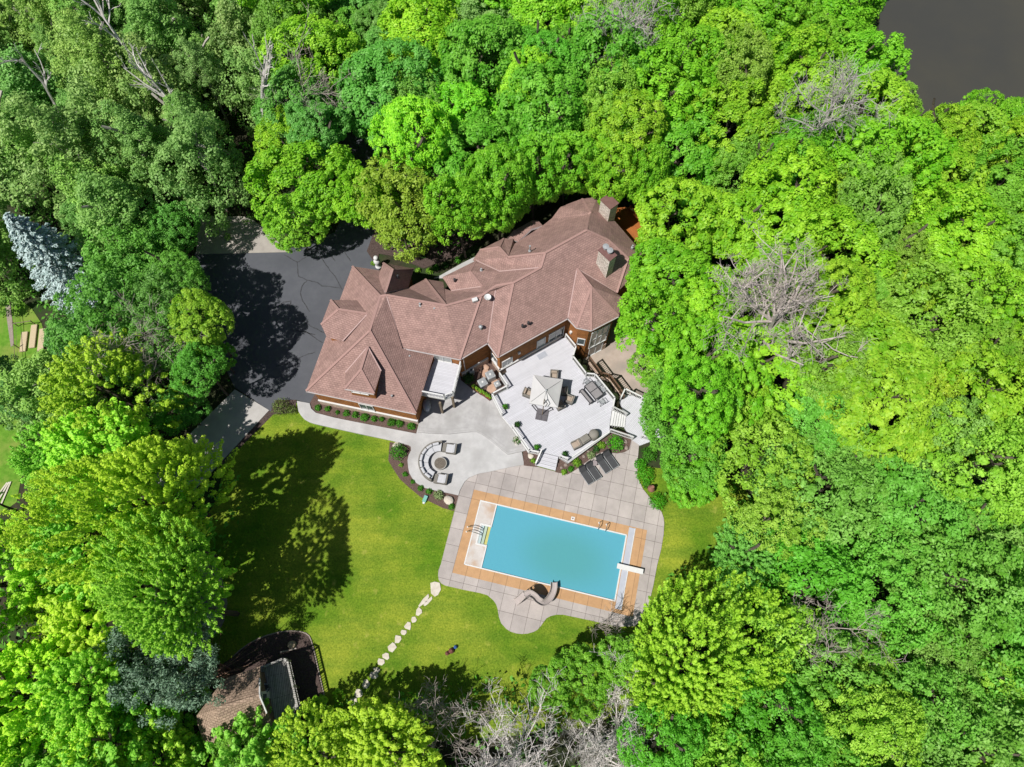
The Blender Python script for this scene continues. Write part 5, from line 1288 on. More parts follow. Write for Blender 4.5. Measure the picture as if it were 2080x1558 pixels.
for k in range(3): m_ = MB(); m_.box((k * .3 - .2, 0, .06), (.14, 2.2, .06), rz=R(-25 + k * 8)); m_.build("board", rock, t)

# ------------------------------------------------------------------ trees
def leaf_cloud(name, cen, nor, size, tint, mat, aspect=.6, elong=None):
    "one mesh of many leaf clumps: rhombs at cen facing nor"
    n = len(cen); r_ = rng.normal(size=(n, 3))
    if elong is not None: r_ = elong + r_ * .5
    a = np.cross(nor, r_) if elong is None else r_ - nor * np.sum(r_ * nor, 1)[:, None]
    a /= np.linalg.norm(a, axis=1)[:, None] + 1e-9; b = np.cross(nor, a)
    a *= size[:, None]; b *= (size * aspect)[:, None]
    bend = nor * (size * .25)[:, None]
    v = np.stack([cen - a, cen + b + bend, cen + a, cen - b + bend], 1).reshape(-1, 3)
    me = bpy.data.meshes.new(name); me.vertices.add(4 * n); me.vertices.foreach_set("co", v.ravel())
    me.loops.add(4 * n); me.loops.foreach_set("vertex_index", np.arange(4 * n, dtype=np.int32))
    me.polygons.add(n); me.polygons.foreach_set("loop_start", np.arange(0, 4 * n, 4, dtype=np.int32)); me.polygons.foreach_set("loop_total", np.full(n, 4, dtype=np.int32))
    at = me.attributes.new("tint", 'FLOAT', 'POINT'); at.data.foreach_set("value", np.repeat(tint, 4).astype(np.float32))
    me.materials.append(mat); me.update(calc_edges=True); me.validate(); return me
def unit(v): return v / (np.linalg.norm(v, axis=-1, keepdims=True) + 1e-9)
def crown(name, r, hh, nclump, cr, leaf, per, mat, shape="dome", jitter=.6, lump=.18, spike=0.0, inner=.25, low=-.55):
    """crown of radius r and half height hh: puffs of leaves over an uneven surface, some inside"""
    k = rng.normal(size=(6, 3)) * 1.6; ph = rng.uniform(0, 6.3, 6)
    C = []; D = []
    while len(C) < nclump:
        d = unit(rng.normal(size=3)); 
        if d[2] < low: continue
        if shape == "cone":
            z = rng.uniform(-1, 1) ; rad = (1 - (z + 1) / 2) ** .85 * .95 + .06; a = rng.uniform(0, 6.283); q = np.array([math.cos(a) * rad, math.sin(a) * rad, z]); d = unit(np.array([math.cos(a), math.sin(a), .45]))
            s_ = rng.uniform(.72, 1.05); p = q * np.array([s_, s_, 1])
        elif shape == "tall":
            s_ = 1 + lump * np.sin(k @ d + ph).sum() / 2.2; tap = 1 - .45 * max(0, d[2]) ; p = d * s_ * np.array([tap, tap, 1])
            if rng.random() < inner: p *= rng.uniform(.35, .85)
        else:
            s_ = 1 + lump * 1.25 * np.sin(k @ d + ph).sum() / 2.2; p = d * s_
            if rng.random() < inner: p *= rng.uniform(.5, .88)
        C.append(p * np.array([r, r, hh])); D.append(d)
    C = np.array(C); D = np.array(D)
    cs = cr * rng.uniform(.5, 1.5, nclump)
    idx = np.repeat(np.arange(nclump), per)
    n = len(idx); u = unit(rng.normal(size=(n, 3)) + D[idx] * .75)
    stretch = np.ones((n, 3))
    off = u * cs[idx][:, None] * rng.uniform(.55, 1.05, n)[:, None]
    if spike > 0:
        up = unit(D + np.array([0, 0, .75])); along = np.sum(off * up[idx], 1)[:, None] * up[idx]
        t = rng.uniform(0, 1, n) ** .8
        off = (off - along) * (1 - .75 * t)[:, None] + up[idx] * (t * cs[idx] * spike)[:, None]
    cen = C[idx] + off
    nor = unit(u * 1.0 + np.array([-.16, -.13, .85 if spike == 0 else 1.0]) + rng.normal(size=(n, 3)) * jitter * .6)
    tint = np.clip(.45 + .22 * np.sin(cen @ k[0] * .55 + ph[0]) * np.sin(cen @ k[1] * .5 + ph[1]) + rng.normal(0, .2, nclump)[idx] + rng.normal(0, .14, n), 0, 1)
    if spike > 0: tint = np.clip(tint * .6 + t * .55, 0, 1)
    return leaf_cloud(name, cen, nor, leaf * rng.uniform(.6, 1.35, n), tint, mat)
def branch_mesh(name, mat, H, r0, spread, depth=4, kids=(3, 5), seed=0, start=.3, trunk=True, up=.35, twig=1.0, lean=0.0, sides=4, first=None, wob=.16):
    g = np.random.default_rng(seed); mb = MB()
    def grow(p, d, L, r, lv):
        segs = 4 if lv < 2 else 3; q = p.copy(); dd = d.copy(); pts = [q.copy()]
        for i in range(segs):
            dd = unit(dd + g.normal(size=3) * (wob if lv == 0 else .16) + np.array([0, 0, .05 * (lv > 0)])); q = q + dd * L / segs; pts.append(q.copy())
        for i in range(segs):
            ra = r * (1 - .6 * i / segs); rb_ = r * (1 - .6 * (i + 1) / segs)
            mb.tube(pts[i], pts[i + 1], max(ra, .012), max(rb_, .009), sides if lv < 2 else 3, cap=False)
        if lv >= depth: return
        nk = int(g.integers(kids[0], kids[1] + 1)) + (first or 0 if lv == 0 else 0)
        for j in range(nk):
            t_ = g.uniform(start if lv == 0 else .15, 1.0); i = min(segs - 1, int(t_ * segs)); f = t_ * segs - i; o = pts[i] + (pts[i + 1] - pts[i]) * f
            a = g.uniform(0, 6.283); side = unit(np.cross(dd, [math.cos(a), math.sin(a), .3 * g.normal()])); nd = unit(dd * (1 - spread * g.uniform(.7, 1.1)) + side * spread + np.array([0, 0, up * .3]))
            grow(o, nd, L * g.uniform(.42, .68) * twig, r * .58 * (1 - .35 * t_) + .004, lv + 1)
    grow(np.zeros(3), unit(np.array([lean, 0, 1.0])), H, r0, 0)
    me = bpy.data.meshes.new(name); me.from_pydata(mb.v, [], mb.f); me.materials.append(mat); me.update(); return me
def trunk_mesh(name, H, r, mat, seed):
    return branch_mesh(name, mat, H, r, .5, 1, (6, 8), seed, start=.58, up=.9, twig=.42, wob=.04)

green_m = leafmat("maple_leaf", (0.17, 0.47, 0.016), (0.41, 0.74, 0.055), trans=.45)
fine_m = leafmat("poplar_leaf", (0.20, 0.37, 0.09), (0.45, 0.63, 0.21), trans=.42)
yel_m = leafmat("spring_leaf", (0.24, 0.50, 0.015), (0.60, 0.83, 0.075), trans=.47)
oliv_m = leafmat("locust_leaf", (0.22, 0.42, 0.03), (0.44, 0.65, 0.095), trans=.42)
spru_m = leafmat("blue_needle", (0.26, 0.37, 0.35), (0.58, 0.70, 0.70), trans=.12, rough=.7)
pine_m = leafmat("pine_needle", (0.10, 0.19, 0.11), (0.24, 0.36, 0.24), trans=.15, rough=.7)

PROT = {"maple": [], "fine": [], "spring": [], "olive": []}
for i in range(5): PROT["maple"].append((crown("maple_crown", 3.6, 3.4, 380, .42, .118, 70, green_m, lump=.2, inner=.2), 3.6, 3.4))
for i in range(4): PROT["fine"].append((crown("poplar_crown", 3.0, 5.6, 260, .5, .10, 76, fine_m, "tall", jitter=1.1, lump=.26, inner=.4, low=-.8), 3.0, 5.6))
for i in range(3): PROT["spring"].append((crown("spring_crown", 3.8, 3.6, 380, .40, .115, 64, yel_m, lump=.24, spike=2.6, inner=.35), 3.8, 3.6))
for i in range(3): PROT["olive"].append((crown("leafy_crown", 3.4, 3.2, 300, .45, .105, 66, oliv_m, jitter=1.1, lump=.24, inner=.35), 3.4, 3.2))
PROT["bigspring"] = [(crown("big_spring_crown", 7.0, 5.6, 1150, .46, .13, 68, yel_m, lump=.26, spike=2.8, inner=.35), 7.0, 5.6)]
PROT["bigmaple"] = [(crown("big_maple_crown", 5.6, 4.8, 560, .52, .14, 78, green_m, lump=.22, inner=.25), 5.6, 4.8)]
TRUNKS = [trunk_mesh("trunk", 1.0, .014, bark, 60 + i) for i in range(3)]
PTRUNKS = [trunk_mesh("trunk", 1.0, .011, palebark, 70 + i) for i in range(3)]
CROWNS = []
def tree(name, label, cat, kind, base, r, h, tint=(1, 1, 1), group=None, hh=None, proto=None, z0=None, rz=None):
    pr = PROT[kind]; me, pr_r, pr_h = pr[rng.integers(len(pr))] if proto is None else pr[proto]
    z0 = ground_z(base[0], base[1]) if z0 is None else z0
    t = thing(name, label, cat, (base[0], base[1], z0), rng.uniform(0, 6.28) if rz is None else rz, group)
    s_ = r / pr_r; sz = (hh / pr_h) if hh else s_ * rng.uniform(.9, 1.12)
    half = pr_h * sz
    c = bpy.data.objects.new("crown", me); COL.objects.link(c); c.parent = t; c.location = (0, 0, h - half); e_ = rng.uniform(.9, 1.14); c.scale = (s_ * e_, s_ / e_, sz); c.rotation_euler = (rng.normal(0, .07), rng.normal(0, .07), 0); c.color = (*tint, 1)
    tm = (PTRUNKS if kind == "fine" else TRUNKS)[rng.integers(3)]
    k = bpy.data.objects.new("trunk", tm); COL.objects.link(k); k.parent = t; hk = max(h - half * .5, h * .6); k.scale = (hk * 1.15, hk * 1.15, hk); k.location = (0, 0, -.05)
    CROWNS.append((base[0], base[1], r, h, half))
    return t
def tree_px(name, label, cat, kind, px, py, rpx, h, tint=(1, 1, 1), group=None, hh=None, proto=None):
    "tree whose crown centre shows at px,py with picture radius rpx"
    r = rpx * m_per_px(px, py, h * .65); half = hh or r * .95; zc = h - half
    return tree(name, label, cat, kind, P2(px, py, zc), r, h, tint, group, half, proto)

# what must stay open: yard, house and drive as they show in the picture
clear = [(402, 520), (404, 440), (500, 446), (535, 470), (566, 514), (622, 492), (700, 478), (712, 480), (735, 530), (860, 548), (940, 500), (1000, 470), (1050, 440), (1125, 412), (1180, 404), (1215, 392), (1262, 405), (1296, 440), (1298, 480), (1300, 520), (1285, 545), (1268, 590), (1262, 640), (1272, 690), (1276, 735), (1302, 770), (1296, 800), (1280, 830), (1300, 880), (1300, 960),
         (1345, 1030), (1400, 1018), (1478, 1012), (1462, 1070), (1440, 1110), (1375, 1150), (1335, 1195), (1278, 1225), (1240, 1300), (1190, 1318), (1080, 1375), (950, 1375), (860, 1400), (740, 1420), (668, 1430), (620, 1470), (560, 1488), (470, 1520), (402, 1480), (400, 1440), (465, 1375), (445, 1300), (425, 1150), (480, 1110), (500, 960), (450, 940), (372, 898), (476, 786), (448, 700), (428, 640), (404, 580)]
hard_px = [(396, 430), (510, 440), (600, 505), (690, 470), (712, 420), (705, 330), (680, 210), (780, 190), (810, 340), (775, 470), (790, 520), (930, 520), (1090, 420), (1190, 400), (1290, 430), (1320, 520), (1290, 640), (1330, 740), (1345, 830), (1345, 900), (1345, 1000), (1365, 1060), (1360, 1110), (1340, 1200), (1290, 1280), (1120, 1270), (1080, 1310), (1000, 1290), (880, 1200), (600, 1300), (660, 1480), (560, 1530), (400, 1500), (400, 1380), (560, 1290), (480, 1100), (520, 960), (400, 1000), (310, 980), (470, 780), (400, 600)]
hard = [P2(x, y, 0) for x, y in hard_px]
lake_big = [(1795, -400), (1795, -60), (1790, 60), (1812, 120), (1868, 180), (1880, 222), (1945, 190), (2010, 195), (2080, 215), (2400, 235), (2600, -400)]
lake_px = [(1795, -60), (1790, 60), (1812, 120), (1868, 180), (1880, 222), (1945, 190), (2010, 195), (2080, 215), (2160, 225), (2160, -60)]
spruce_px = [(8, 400), (50, 400), (125, 450), (200, 545), (190, 590), (140, 600), (70, 540), (20, 470)]
birch_px = [(430, 175), (465, 175), (500, 250), (550, 365), (525, 375), (478, 320), (440, 250)]
bare_px = [(965, 1400), (1080, 1385), (1180, 1440), (1285, 1440), (1290, 1600), (930, 1600), (940, 1480)]
window_px = [(702, 285), (760, 288), (785, 325), (775, 345), (712, 335)]     # the bit of drive seen between trees
neigh_px = [(-30, 605), (30, 615), (90, 650), (95, 700), (60, 715), (-30, 720)]
neigh2 = [(-30, 850), (25, 860), (42, 920), (30, 1030), (-30, 1050)]
def blocked(b, r, h, half, tol=.85):
    zc = h - half
    c = proj((*b, zc)); g_ = proj((*b, 0)); g2_ = proj((*b, h))
    if inpoly(*g_, lake_big) or inpoly(*g2_, lake_big): return True
    if inpoly(*c, clear) or inpoly(*c, lake_px): return True
    for a in range(12):
        ca_, sa_ = math.cos(a * .5236), math.sin(a * .5236)
        for zz, f in ((zc, tol), (zc - half * .45, tol * .8), (zc + half * .6, tol * .7)):
            q = proj((b[0] + ca_ * r * f, b[1] + sa_ * r * f, zz))
            if inpoly(*q, clear) or inpoly(*q, lake_px) or inpoly(*q, window_px) or inpoly(*q, neigh_px) or inpoly(*q, neigh2): return True
            if (a % 2 == 0 or zz == zc) and (inpoly(*q, spruce_px) or inpoly(*q, birch_px) or inpoly(*q, bare_px)): return True
    return False
G = (1, 1, 1)
# single trees one can pick out
tree_px("maple_tree", "bright green maple overhanging the driveway between parking pad and drive arm", "tree", "maple", 628, 372, 84, 11, (1.0, 1.0, 1.0))
tree_px("maple_tree", "small bright maple leaning over the parking pad's right corner", "tree", "maple", 600, 455, 46, 7, (1.0, 1.0, 1.2))
tree_px("locust_tree", "olive green honey locust over the front garden behind the garage", "tree", "olive", 808, 430, 82, 10.5, (1.0, .92, .8))
tree_px("maple_tree", "light green tree at the driveway's edge, left of the olive locust", "tree", "maple", 742, 402, 55, 9, (1.1, 1.05, 1))
tree_px("maple_tree", "yellow green maple beside the concrete slab, upper of the big left pair", "tree", "spring", 215, 785, 96, 11.5, (.98, .96, 1))
tree_px("maple_tree", "huge yellow green maple below the slab casting its shadow over the lawn", "tree", "bigspring", 312, 992, 128, 17, (1.12, 1.07, 1), None, 6.2)
tree_px("maple_tree", "large yellow green maple at the bottom right of the pool", "tree", "bigspring", 1398, 1368, 130, 13, (.92, 1.0, 1), None, 5.2)
tree_px("maple_tree", "yellow green maple at the bottom edge near the last stepping stones", "tree", "spring", 775, 1512, 96, 9, (1.05, 1.0, 1))
tree_px("maple_tree", "yellow green young maple at the bottom edge beside the cabin steps", "tree", "spring", 640, 1530, 62, 8, (1.05, 1.0, 1))
tree_px("maple_tree", "deep green tree below the huge left maple, above the gravel strip", "tree", "bigspring", 345, 1222, 96, 16.5, (.8, .98, 1.2))
tree_px("maple_tree", "bright green round tree over the driveway's left edge, right of bare twigs", "tree", "maple", 406, 655, 48, 10, (1.25, 1.0, 1.5))
tree_px("maple_tree", "green tree left of the driveway's shadow, below the parking pad", "tree", "olive", 345, 610, 60, 10, (.6, .8, 1.4))
tree_px("maple_tree", "bright green tree covering the tower's right side", "tree", "maple", 1352, 640, 82, 12, (.88, .98, .8))
tree_px("maple_tree", "bright green tree over the lower patio's right side", "tree", "maple", 1376, 520, 78, 13, (.85, .95, .8))
tree_px("small_tree", "loose green tree overhanging the deck's side landing", "tree", "olive", 1372, 850, 72, 8, (.55, .85, .8))
tree_px("small_tree", "green tree below the landing, right of the pool paving's corner", "tree", "olive", 1418, 925, 62, 8, (.6, .95, .8))
tree_px("small_tree", "low green tree hiding the lower patio's right half", "tree", "olive", 1356, 722, 52, 6.5, (.8, 1.05, .7))
tree_px("small_tree", "low loose tree between the lower patio and the side landing", "tree", "olive", 1352, 795, 46, 6, (.62, .95, .8))
tree_px("small_tree", "small green tree at the cabin's lower edge", "tree", "maple", 500, 1530, 52, 6, (.8, .8, 1.4))
tree_px("small_tree", "small green tree between the bare trees and the large lower right maple", "tree", "maple", 1115, 1400, 34, 5.5, (.8, .85, 1.2))
tree_px("small_tree", "green tree left of the large lower right maple, at the pool lawn's end", "tree", "maple", 1190, 1375, 58, 7, (.85, .88, 1.2))
tree_px("small_tree", "dark green pointed tree at the lawn's right corner", "tree", "spring", 1512, 1130, 62, 10, (.45, .75, 1.5))
for i, (x, y, r_, c_, lab) in enumerate([(935, 425, 58, (.95, 1, 1), "maple overhanging the shaded front bed, right of the olive locust"), (1012, 385, 60, (.85, .95, 1), "maple behind the entrance roof, second along the house's back edge"), (1088, 345, 58, (.8, .95, 1), "maple behind the small bay roof"),
                 (1155, 332, 56, (.9, 1, 1), "maple whose leaves touch the upper roof left of the rear chimney"), (1232, 338, 56, (1.1, 1.03, 1), "light green maple right behind the rear chimney"), (1322, 366, 44, (.95, 1, 1), "maple overhanging the orange rear deck")]):
    tree_px("maple_tree", lab, "tree", "maple", x, y, r_, 12.5, c_, None, 3.9)
for x, y, r_, h_, k_, c_, lab in [(346, 468, 44, 8, "olive", (.5, .85, 1.1), "dark green tree against the parking pad's left side"), (366, 552, 44, 10, "olive", (.6, .9, 1), "green tree at the driveway's upper left edge"), (398, 742, 44, 9.5, "olive", (.5, .9, .9), "green tree at the driveway's left edge above the slab"),
                                  (432, 712, 34, 7, "maple", (.7, .85, 1.3), "small green tree where the driveway's left edge bulges out"), (370, 835, 44, 6, "olive", (.45, .8, 1), "dark tree left of the concrete slab's upper end"), (1408, 968, 48, 6, "maple", (.8, .95, 1), "low green tree at the top of the grass strip right of the pool")]:
    tree_px("leafy_tree", lab, "tree", k_, x, y, r_, h_, c_)
# young spruce like maples casting the spiky shadows on the bottom lawn stand among the bare trees
def conifer(name, label, base_px, tip_px, rad, mat, tint, nb, leaf, pale=False, h=None):
    b = P(*base_px, 0)
    if h is None:
        h = min(np.linspace(4, 18, 141), key=lambda z: np.hypot(*(P2(*tip_px, z) - b[:2])))
    me = None
    C, Nn, E_ = [], [], []
    mb = MB(); mb.tube((0, 0, 0), (0, 0, h * .98), .2, .03, 8)
    for i in range(nb):
        t_ = (i + .5) / nb; z = h * (.08 + .90 * t_); L = rad * (1 - t_) ** .8 * rng.uniform(.75, 1.12) + .15; a = i * 2.39996 + rng.normal(0, .2)
        d = np.array([math.cos(a), math.sin(a), -.12 + .35 * t_]); d /= np.linalg.norm(d); o = np.array([0, 0, z]); mb.tube(o, o + d * L, .035, .01, 3, cap=False)
        side = np.array([-math.sin(a), math.cos(a), 0]); n = int(26 * L) + 8
        s_ = rng.uniform(.12, 1.04, n); wd = (1 - s_ * .75) * .42 * L * .55; w_ = rng.uniform(-1, 1, n) * np.maximum(wd, .08)
        p = o + d * (s_ * L)[:, None] + side * w_[:, None] + np.array([0, 0, 1]) * (rng.normal(0, .05, n) - .12 * s_ ** 2 * L * .3)[:, None]
        C.append(p); Nn.append(np.tile([0, 0, 1.0], (n, 1)) + d * .35 + rng.normal(size=(n, 3)) * .35); E_.append(d + side * (np.sign(w_) * .6)[:, None])
    C = np.concatenate(C); Nn = unit(np.concatenate(Nn)); E_ = unit(np.concatenate(E_))
    me = leaf_cloud(name + "_needles", C, Nn, leaf * rng.uniform(.6, 1.3, len(C)), np.clip(rng.normal(.55, .28, len(C)), 0, 1), mat, .38, E_)
    t = thing(name, label, "tree", tuple(b)); o = bpy.data.objects.new("crown", me); COL.objects.link(o); o.parent = t; o.color = (*tint, 1)
    mb.build("trunk", bark, t); CROWNS.append((b[0], b[1], rad * .55, h, h / 2)); return t
conifer("blue_spruce", "silvery blue spruce leaning across the far left woods", (185, 590), (18, 425), 3.9, spru_m, G, 280, .17)
# dark pine with several trunks over the cabin
pb = P(462, 1372, 0)
pt = thing("pine_tree", "dark blue green pine with reddish bare trunks over the cabin roof", "tree", tuple(pb))
C, Nn = [], []; mb = MB()
for k in range(34):
    tx, ty, tz = rng.uniform(245, 440), rng.uniform(1262, 1440), rng.uniform(6.5, 10.5)
    if ty > 1400 and tx > 400: continue
    q = P(tx, ty, tz) - pb; mid = q * .5 + np.array([0, 0, 1.2]); st = np.array([rng.normal(0, .15), rng.normal(0, .15), 0])
    mb.tube(st, mid, .10, .06, 5, cap=False); mb.tube(mid, q, .06, .02, 4, cap=False)
    for j in range(9):
        c = q + rng.normal(size=3) * np.array([.75, .75, .4]); n = 75; u = unit(rng.normal(size=(n, 3)) + np.array([0, 0, .5])); C.append(c + u * rng.uniform(.2, .5, n)[:, None]); Nn.append(unit(u + rng.normal(size=(n, 3)) * .5))
for k in range(16):
    q = P(rng.uniform(425, 540), rng.uniform(1265, 1380), rng.uniform(3, 6)) - pb; mb.tube((0, 0, rng.uniform(1.5, 4)), q, .03, .008, 3, cap=False)
C = np.concatenate(C); Nn = np.concatenate(Nn)
o = bpy.data.objects.new("crown", leaf_cloud("pine_needles", C, Nn, .12 * rng.uniform(.6, 1.3, len(C)), np.clip(rng.normal(.5, .3, len(C)), 0, 1), pine_m, .35)); COL.objects.link(o); o.parent = pt
mb.build("trunk", M("pine_bark", (.22, .12, .08), (.34, .22, .16), 5, .95), pt); CROWNS.append((*P2(350, 1350, 8), 3.0, 10, 2))

# bare trees
palewood = M("pale_dead_wood", (.56, .51, .48), (.82, .77, .73), 3, .95)
whitebark = M("bleached_bark", (.62, .57, .54), (.88, .83, .80), 3, .95)
def bare(name, label, px, py, z, H, r0, spread, depth, kids, seed, mat=deadgrey, lean=0, first=0, rz=0, group=None, **k):
    t = thing(name, label, "tree", tuple(P(px, py, z)), rz, group)
    o = bpy.data.objects.new("branches", branch_mesh(name + "_branches", mat, H, r0, spread, depth, kids, seed, lean=lean, first=first, **k)); COL.objects.link(o); o.parent = t
    return t
bare("bare_tree", "tall grey leafless tree at the bottom edge, left of the two", 1050, 1515, 0, 9.5, .16, .66, 4, (5, 7), 5, palewood, first=9, start=.1, twig=.9)
bare("bare_tree", "spreading grey leafless tree at the bottom edge, right of the two", 1200, 1560, 0, 8.0, .17, .72, 4, (5, 7), 6, palewood, first=10, start=.08, twig=.85)
bare("bare_tree", "small dark leafless tree on the lawn's lower edge, left of the grey ones", 935, 1425, 0, 5, .07, .6, 4, (4, 6), 8, deadbark, first=4, start=.1)
bare("dead_tree", "big pinkish grey dead tree standing open in the right woods", 1528, 765, 4, 10.2, .31, .80, 5, (3, 5), 9, M("tan_dead_wood", (.42, .36, .33), (.64, .57, .53), 3, .95), first=7, start=.35, twig=.95)
bare("dead_tree", "grey dead tree crown above the house's chimney woods", 1262, 135, 8, 7, .17, .72, 4, (4, 6), 10, deadgrey, first=5)
bare("dead_tree", "grey dead branches among the trees left of the lake", 1640, 330, 8, 7, .16, .7, 4, (4, 6), 11, deadgrey, first=4)
bare("dead_tree", "pale dead tree at the upper edge near the left corner", 200, 90, 4, 7.5, .12, .55, 4, (4, 6), 12, deadbark, first=6, start=.2)
bare("dead_tree", "pale twisted dead tree beside the drive's bend", 598, 270, 3, 7.5, .13, .6, 4, (4, 5), 13, deadbark, first=4)
bare("dead_tree", "leafless twiggy tree between the yellow maple and the driveway", 362, 760, 2, 7, .12, .65, 4, (4, 6), 14, deadbark, first=5, start=.15)
bare("dead_tree", "brown dead tree in the woods right of the large lower maple", 1665, 1290, 3, 6, .12, .75, 4, (4, 6), 15, deadbark, first=4)
bare("dead_tree", "dead tree top at the upper edge left of the lake", 1460, 20, 6, 7, .12, .7, 4, (4, 5), 16, deadgrey, first=4)
bare("dead_tree", "fallen looking dead limbs near the right edge", 2040, 1035, 5, 5.5, .13, .8, 4, (3, 5), 17, deadbark, first=3)
bare("dead_tree", "leafless twigs at the left edge of the bottom woods", 20, 1460, 3, 5, .1, .7, 4, (4, 5), 18, deadgrey, first=3)
# pale leaning trunks of birches whose crowns are thin
bare("birch_tree", "tall pale birch trunk with a thin dead crown beside the driveway maple", 537, 375, 1, 15, .22, .38, 4, (2, 4), 21, whitebark, first=5, start=.62, twig=.55)
bare("birch_tree", "pale birch trunk left of the tallest one, in the upper left woods", 490, 330, 1, 14, .19, .38, 4, (2, 4), 22, whitebark, first=4, start=.6, twig=.55)
bare("birch_tree", "pale birch trunk in the middle of the upper left woods", 352, 230, 5, 15, .19, .38, 4, (2, 4), 23, whitebark, first=5, start=.55, twig=.55)
bare("birch_tree", "pale birch trunk showing far left in the woods", 150, 300, 5, 13, .19, .38, 4, (2, 3), 24, whitebark, first=4, start=.6, twig=.5)
bare("bare_sapling", "small bare sapling at the pool paving's lower edge", 1214, 1275, .03, 3.2, .035, .5, 3, (4, 6), 25, deadbark, first=3, start=.3)

# woods: greedy packing of individual trees, largest first
def region(px, py):
    """kind, tint, name word, label phrase and group for a crown whose middle shows at px,py"""
    if px < 400 and py < 460: return "UL"
    if px < 560 and py < 460: return "UL"
    if px < 130 and py < 900: return "WL"
    if px < 460 and py < 900: return "DL"
    if px < 560: return "BL"
    if px < 800 and py < 340: return "UM"
    if py < 430 and px < 1260: return "NH"
    if px < 1260: return "BM"
    if px > 1600 and py < 330: return "LK"
    if py < 480: return "NE"
    if py < 860 and px < 1720: return "EH"
    if py < 860: return "ER"
    if px < 1640: return "PR"
    return "SR"
REG = {"UL": ("fine", [((1, 1, 1), "grey green"), ((1.05, 1.12, .8), "soft green"), ((.8, 1.0, .8), "dull green")], "poplar_tree", "poplar in the upper left woods", 13.5),
       "WL": ("fine", [((.75, .95, .9), "blue green"), ((.95, 1.05, .8), "grey green")], "willow_tree", "tree along the far left edge", 10),
       "DL": ("olive", [((.45, .75, 1.2), "dark green"), ((.6, .9, 1.2), "mid green")], "leafy_tree", "tree between the blue spruce and the driveway", 9),
       "BL": ("spring", [((.85, 1.0, 1.1), "mid green"), ((1.1, 1.08, 1.1), "yellow green"), ((.62, .88, 1.3), "deep green")], "broadleaf_tree", "tree in the lower left woods around the cabin", 12),
       "UM": ("maple", [((.8, .85, 1.6), "mid green"), ((1.1, 1.0, 1), "bright green"), ((.62, .72, 2.2), "deep green")], "broadleaf_tree", "tree above the drive's bend at the upper edge", 12),
       "NH": ("maple", [((.85, .98, .9), "bright green"), ((1.15, 1.05, 1), "light green"), ((.62, .8, 1.3), "deep green")], "maple_tree", "maple in the dense woods above the house", 13),
       "BM": ("maple", [((.8, .85, 1.2), "mid green"), ((1.2, 1.05, 1.2), "light green")], "broadleaf_tree", "tree among the bare trees at the bottom edge", 7),
       "LK": ("maple", [((1.16, 1.05, 1), "yellow green"), ((.9, .98, 1), "bright green")], "maple_tree", "maple on the lake shore", 12),
       "NE": ("maple", [((.9, .98, .9), "bright green"), ((1.2, 1.02, 1), "light green"), ((.75, .88, 1.2), "deep green")], "maple_tree", "maple between the rear deck and the lake", 12.5),
       "EH": ("maple", [((.9, .98, .9), "bright green"), ((1.15, 1.03, 1), "yellow green")], "maple_tree", "maple around the big dead tree right of the house", 12),
       "ER": ("maple", [((1.25, 1.0, 1), "light green"), ((1.16, 1.04, 1), "yellow green"), ((.9, .85, 1.5), "dull green")], "maple_tree", "maple at the right edge below the lake", 12),
       "PR": ("olive", [((.75, 1.05, .8), "mid green"), ((1.0, 1.15, 1), "yellow green"), ((.5, .95, .7), "vivid green")], "broadleaf_tree", "tree in the woods right of the pool", 11),
       "SR": ("olive", [((.72, .9, 1.3), "grey green"), ((.6, .95, 1.0), "mid green"), ((1.0, 1.1, 1), "yellow green")], "broadleaf_tree", "tree in the lower right woods", 11)}
def try_place(x, y, r):
    px, py = proj((x, y, 7))
    if not (-90 < px < 2170 and -110 < py < 1680): return False
    rg = region(px, py); kind, tints, nm, phrase, h0 = REG[rg]
    h = h0 * rng.uniform(.86, 1.12) * (1 if r > 2.6 else .78) * (.62 if 230 < px < 640 and py > 1330 else 1)
    half = r * (1.75 if kind == "fine" else .95)
    if inpoly(x, y, hard): return False
    if blocked((x, y), r, h, half): return False
    for (cx, cy, cr, ch, chh) in CROWNS:
        if (cx - x) ** 2 + (cy - y) ** 2 < (.575 * (cr + r)) ** 2 and abs((ch - chh) - (h - half)) < .8 * (half + chh): return False
    sw_ = rng.random() < .10 and kind == "maple"
    if rg == "NH" and rng.random() < .12 and px < 1000: kind = "fine"
    tn, word = tints[rng.integers(len(tints))]
    if sw_: kind = "olive"; tn = (min(tn[0], .85), tn[1], 1)
    tn = tuple(c * rng.uniform(.93, 1.07) * {'NH': 1.12, 'BL': 1.12, 'UL': 1.04, 'UM': 1.1, 'SR': 1.08}.get(rg, 1.0) for c in tn)
    lab = f"{word} {phrase}"
    t_ = tree(nm, lab, "tree", kind, (x, y), r, h, tn, phrase.replace('tree', 'trees', 1).replace('maple ', 'maples ', 1).replace('poplar ', 'poplars ', 1), half)
    WOODS.append((t_, word, {'poplar_tree': 'poplar', 'maple_tree': 'maple'}.get(nm, 'tree'), *proj((x, y, h - half * .3))))
    return True
count = 0; WOODS = []
for r, tries in ((4.3, 700), (3.7, 900), (3.1, 1200), (2.5, 1500), (1.9, 1200)):
    for _ in range(tries):
        if count >= 400: break
        y = rng.uniform(-14, 92); wlim = (66 * (HC / math.cos(TILT)) / 65) * .0 + 44 + max(0, y + 10) * .33
        x = rng.uniform(-wlim - 3, wlim + 3)
        if try_place(x, y, r * rng.uniform(.93, 1.07)): count += 1
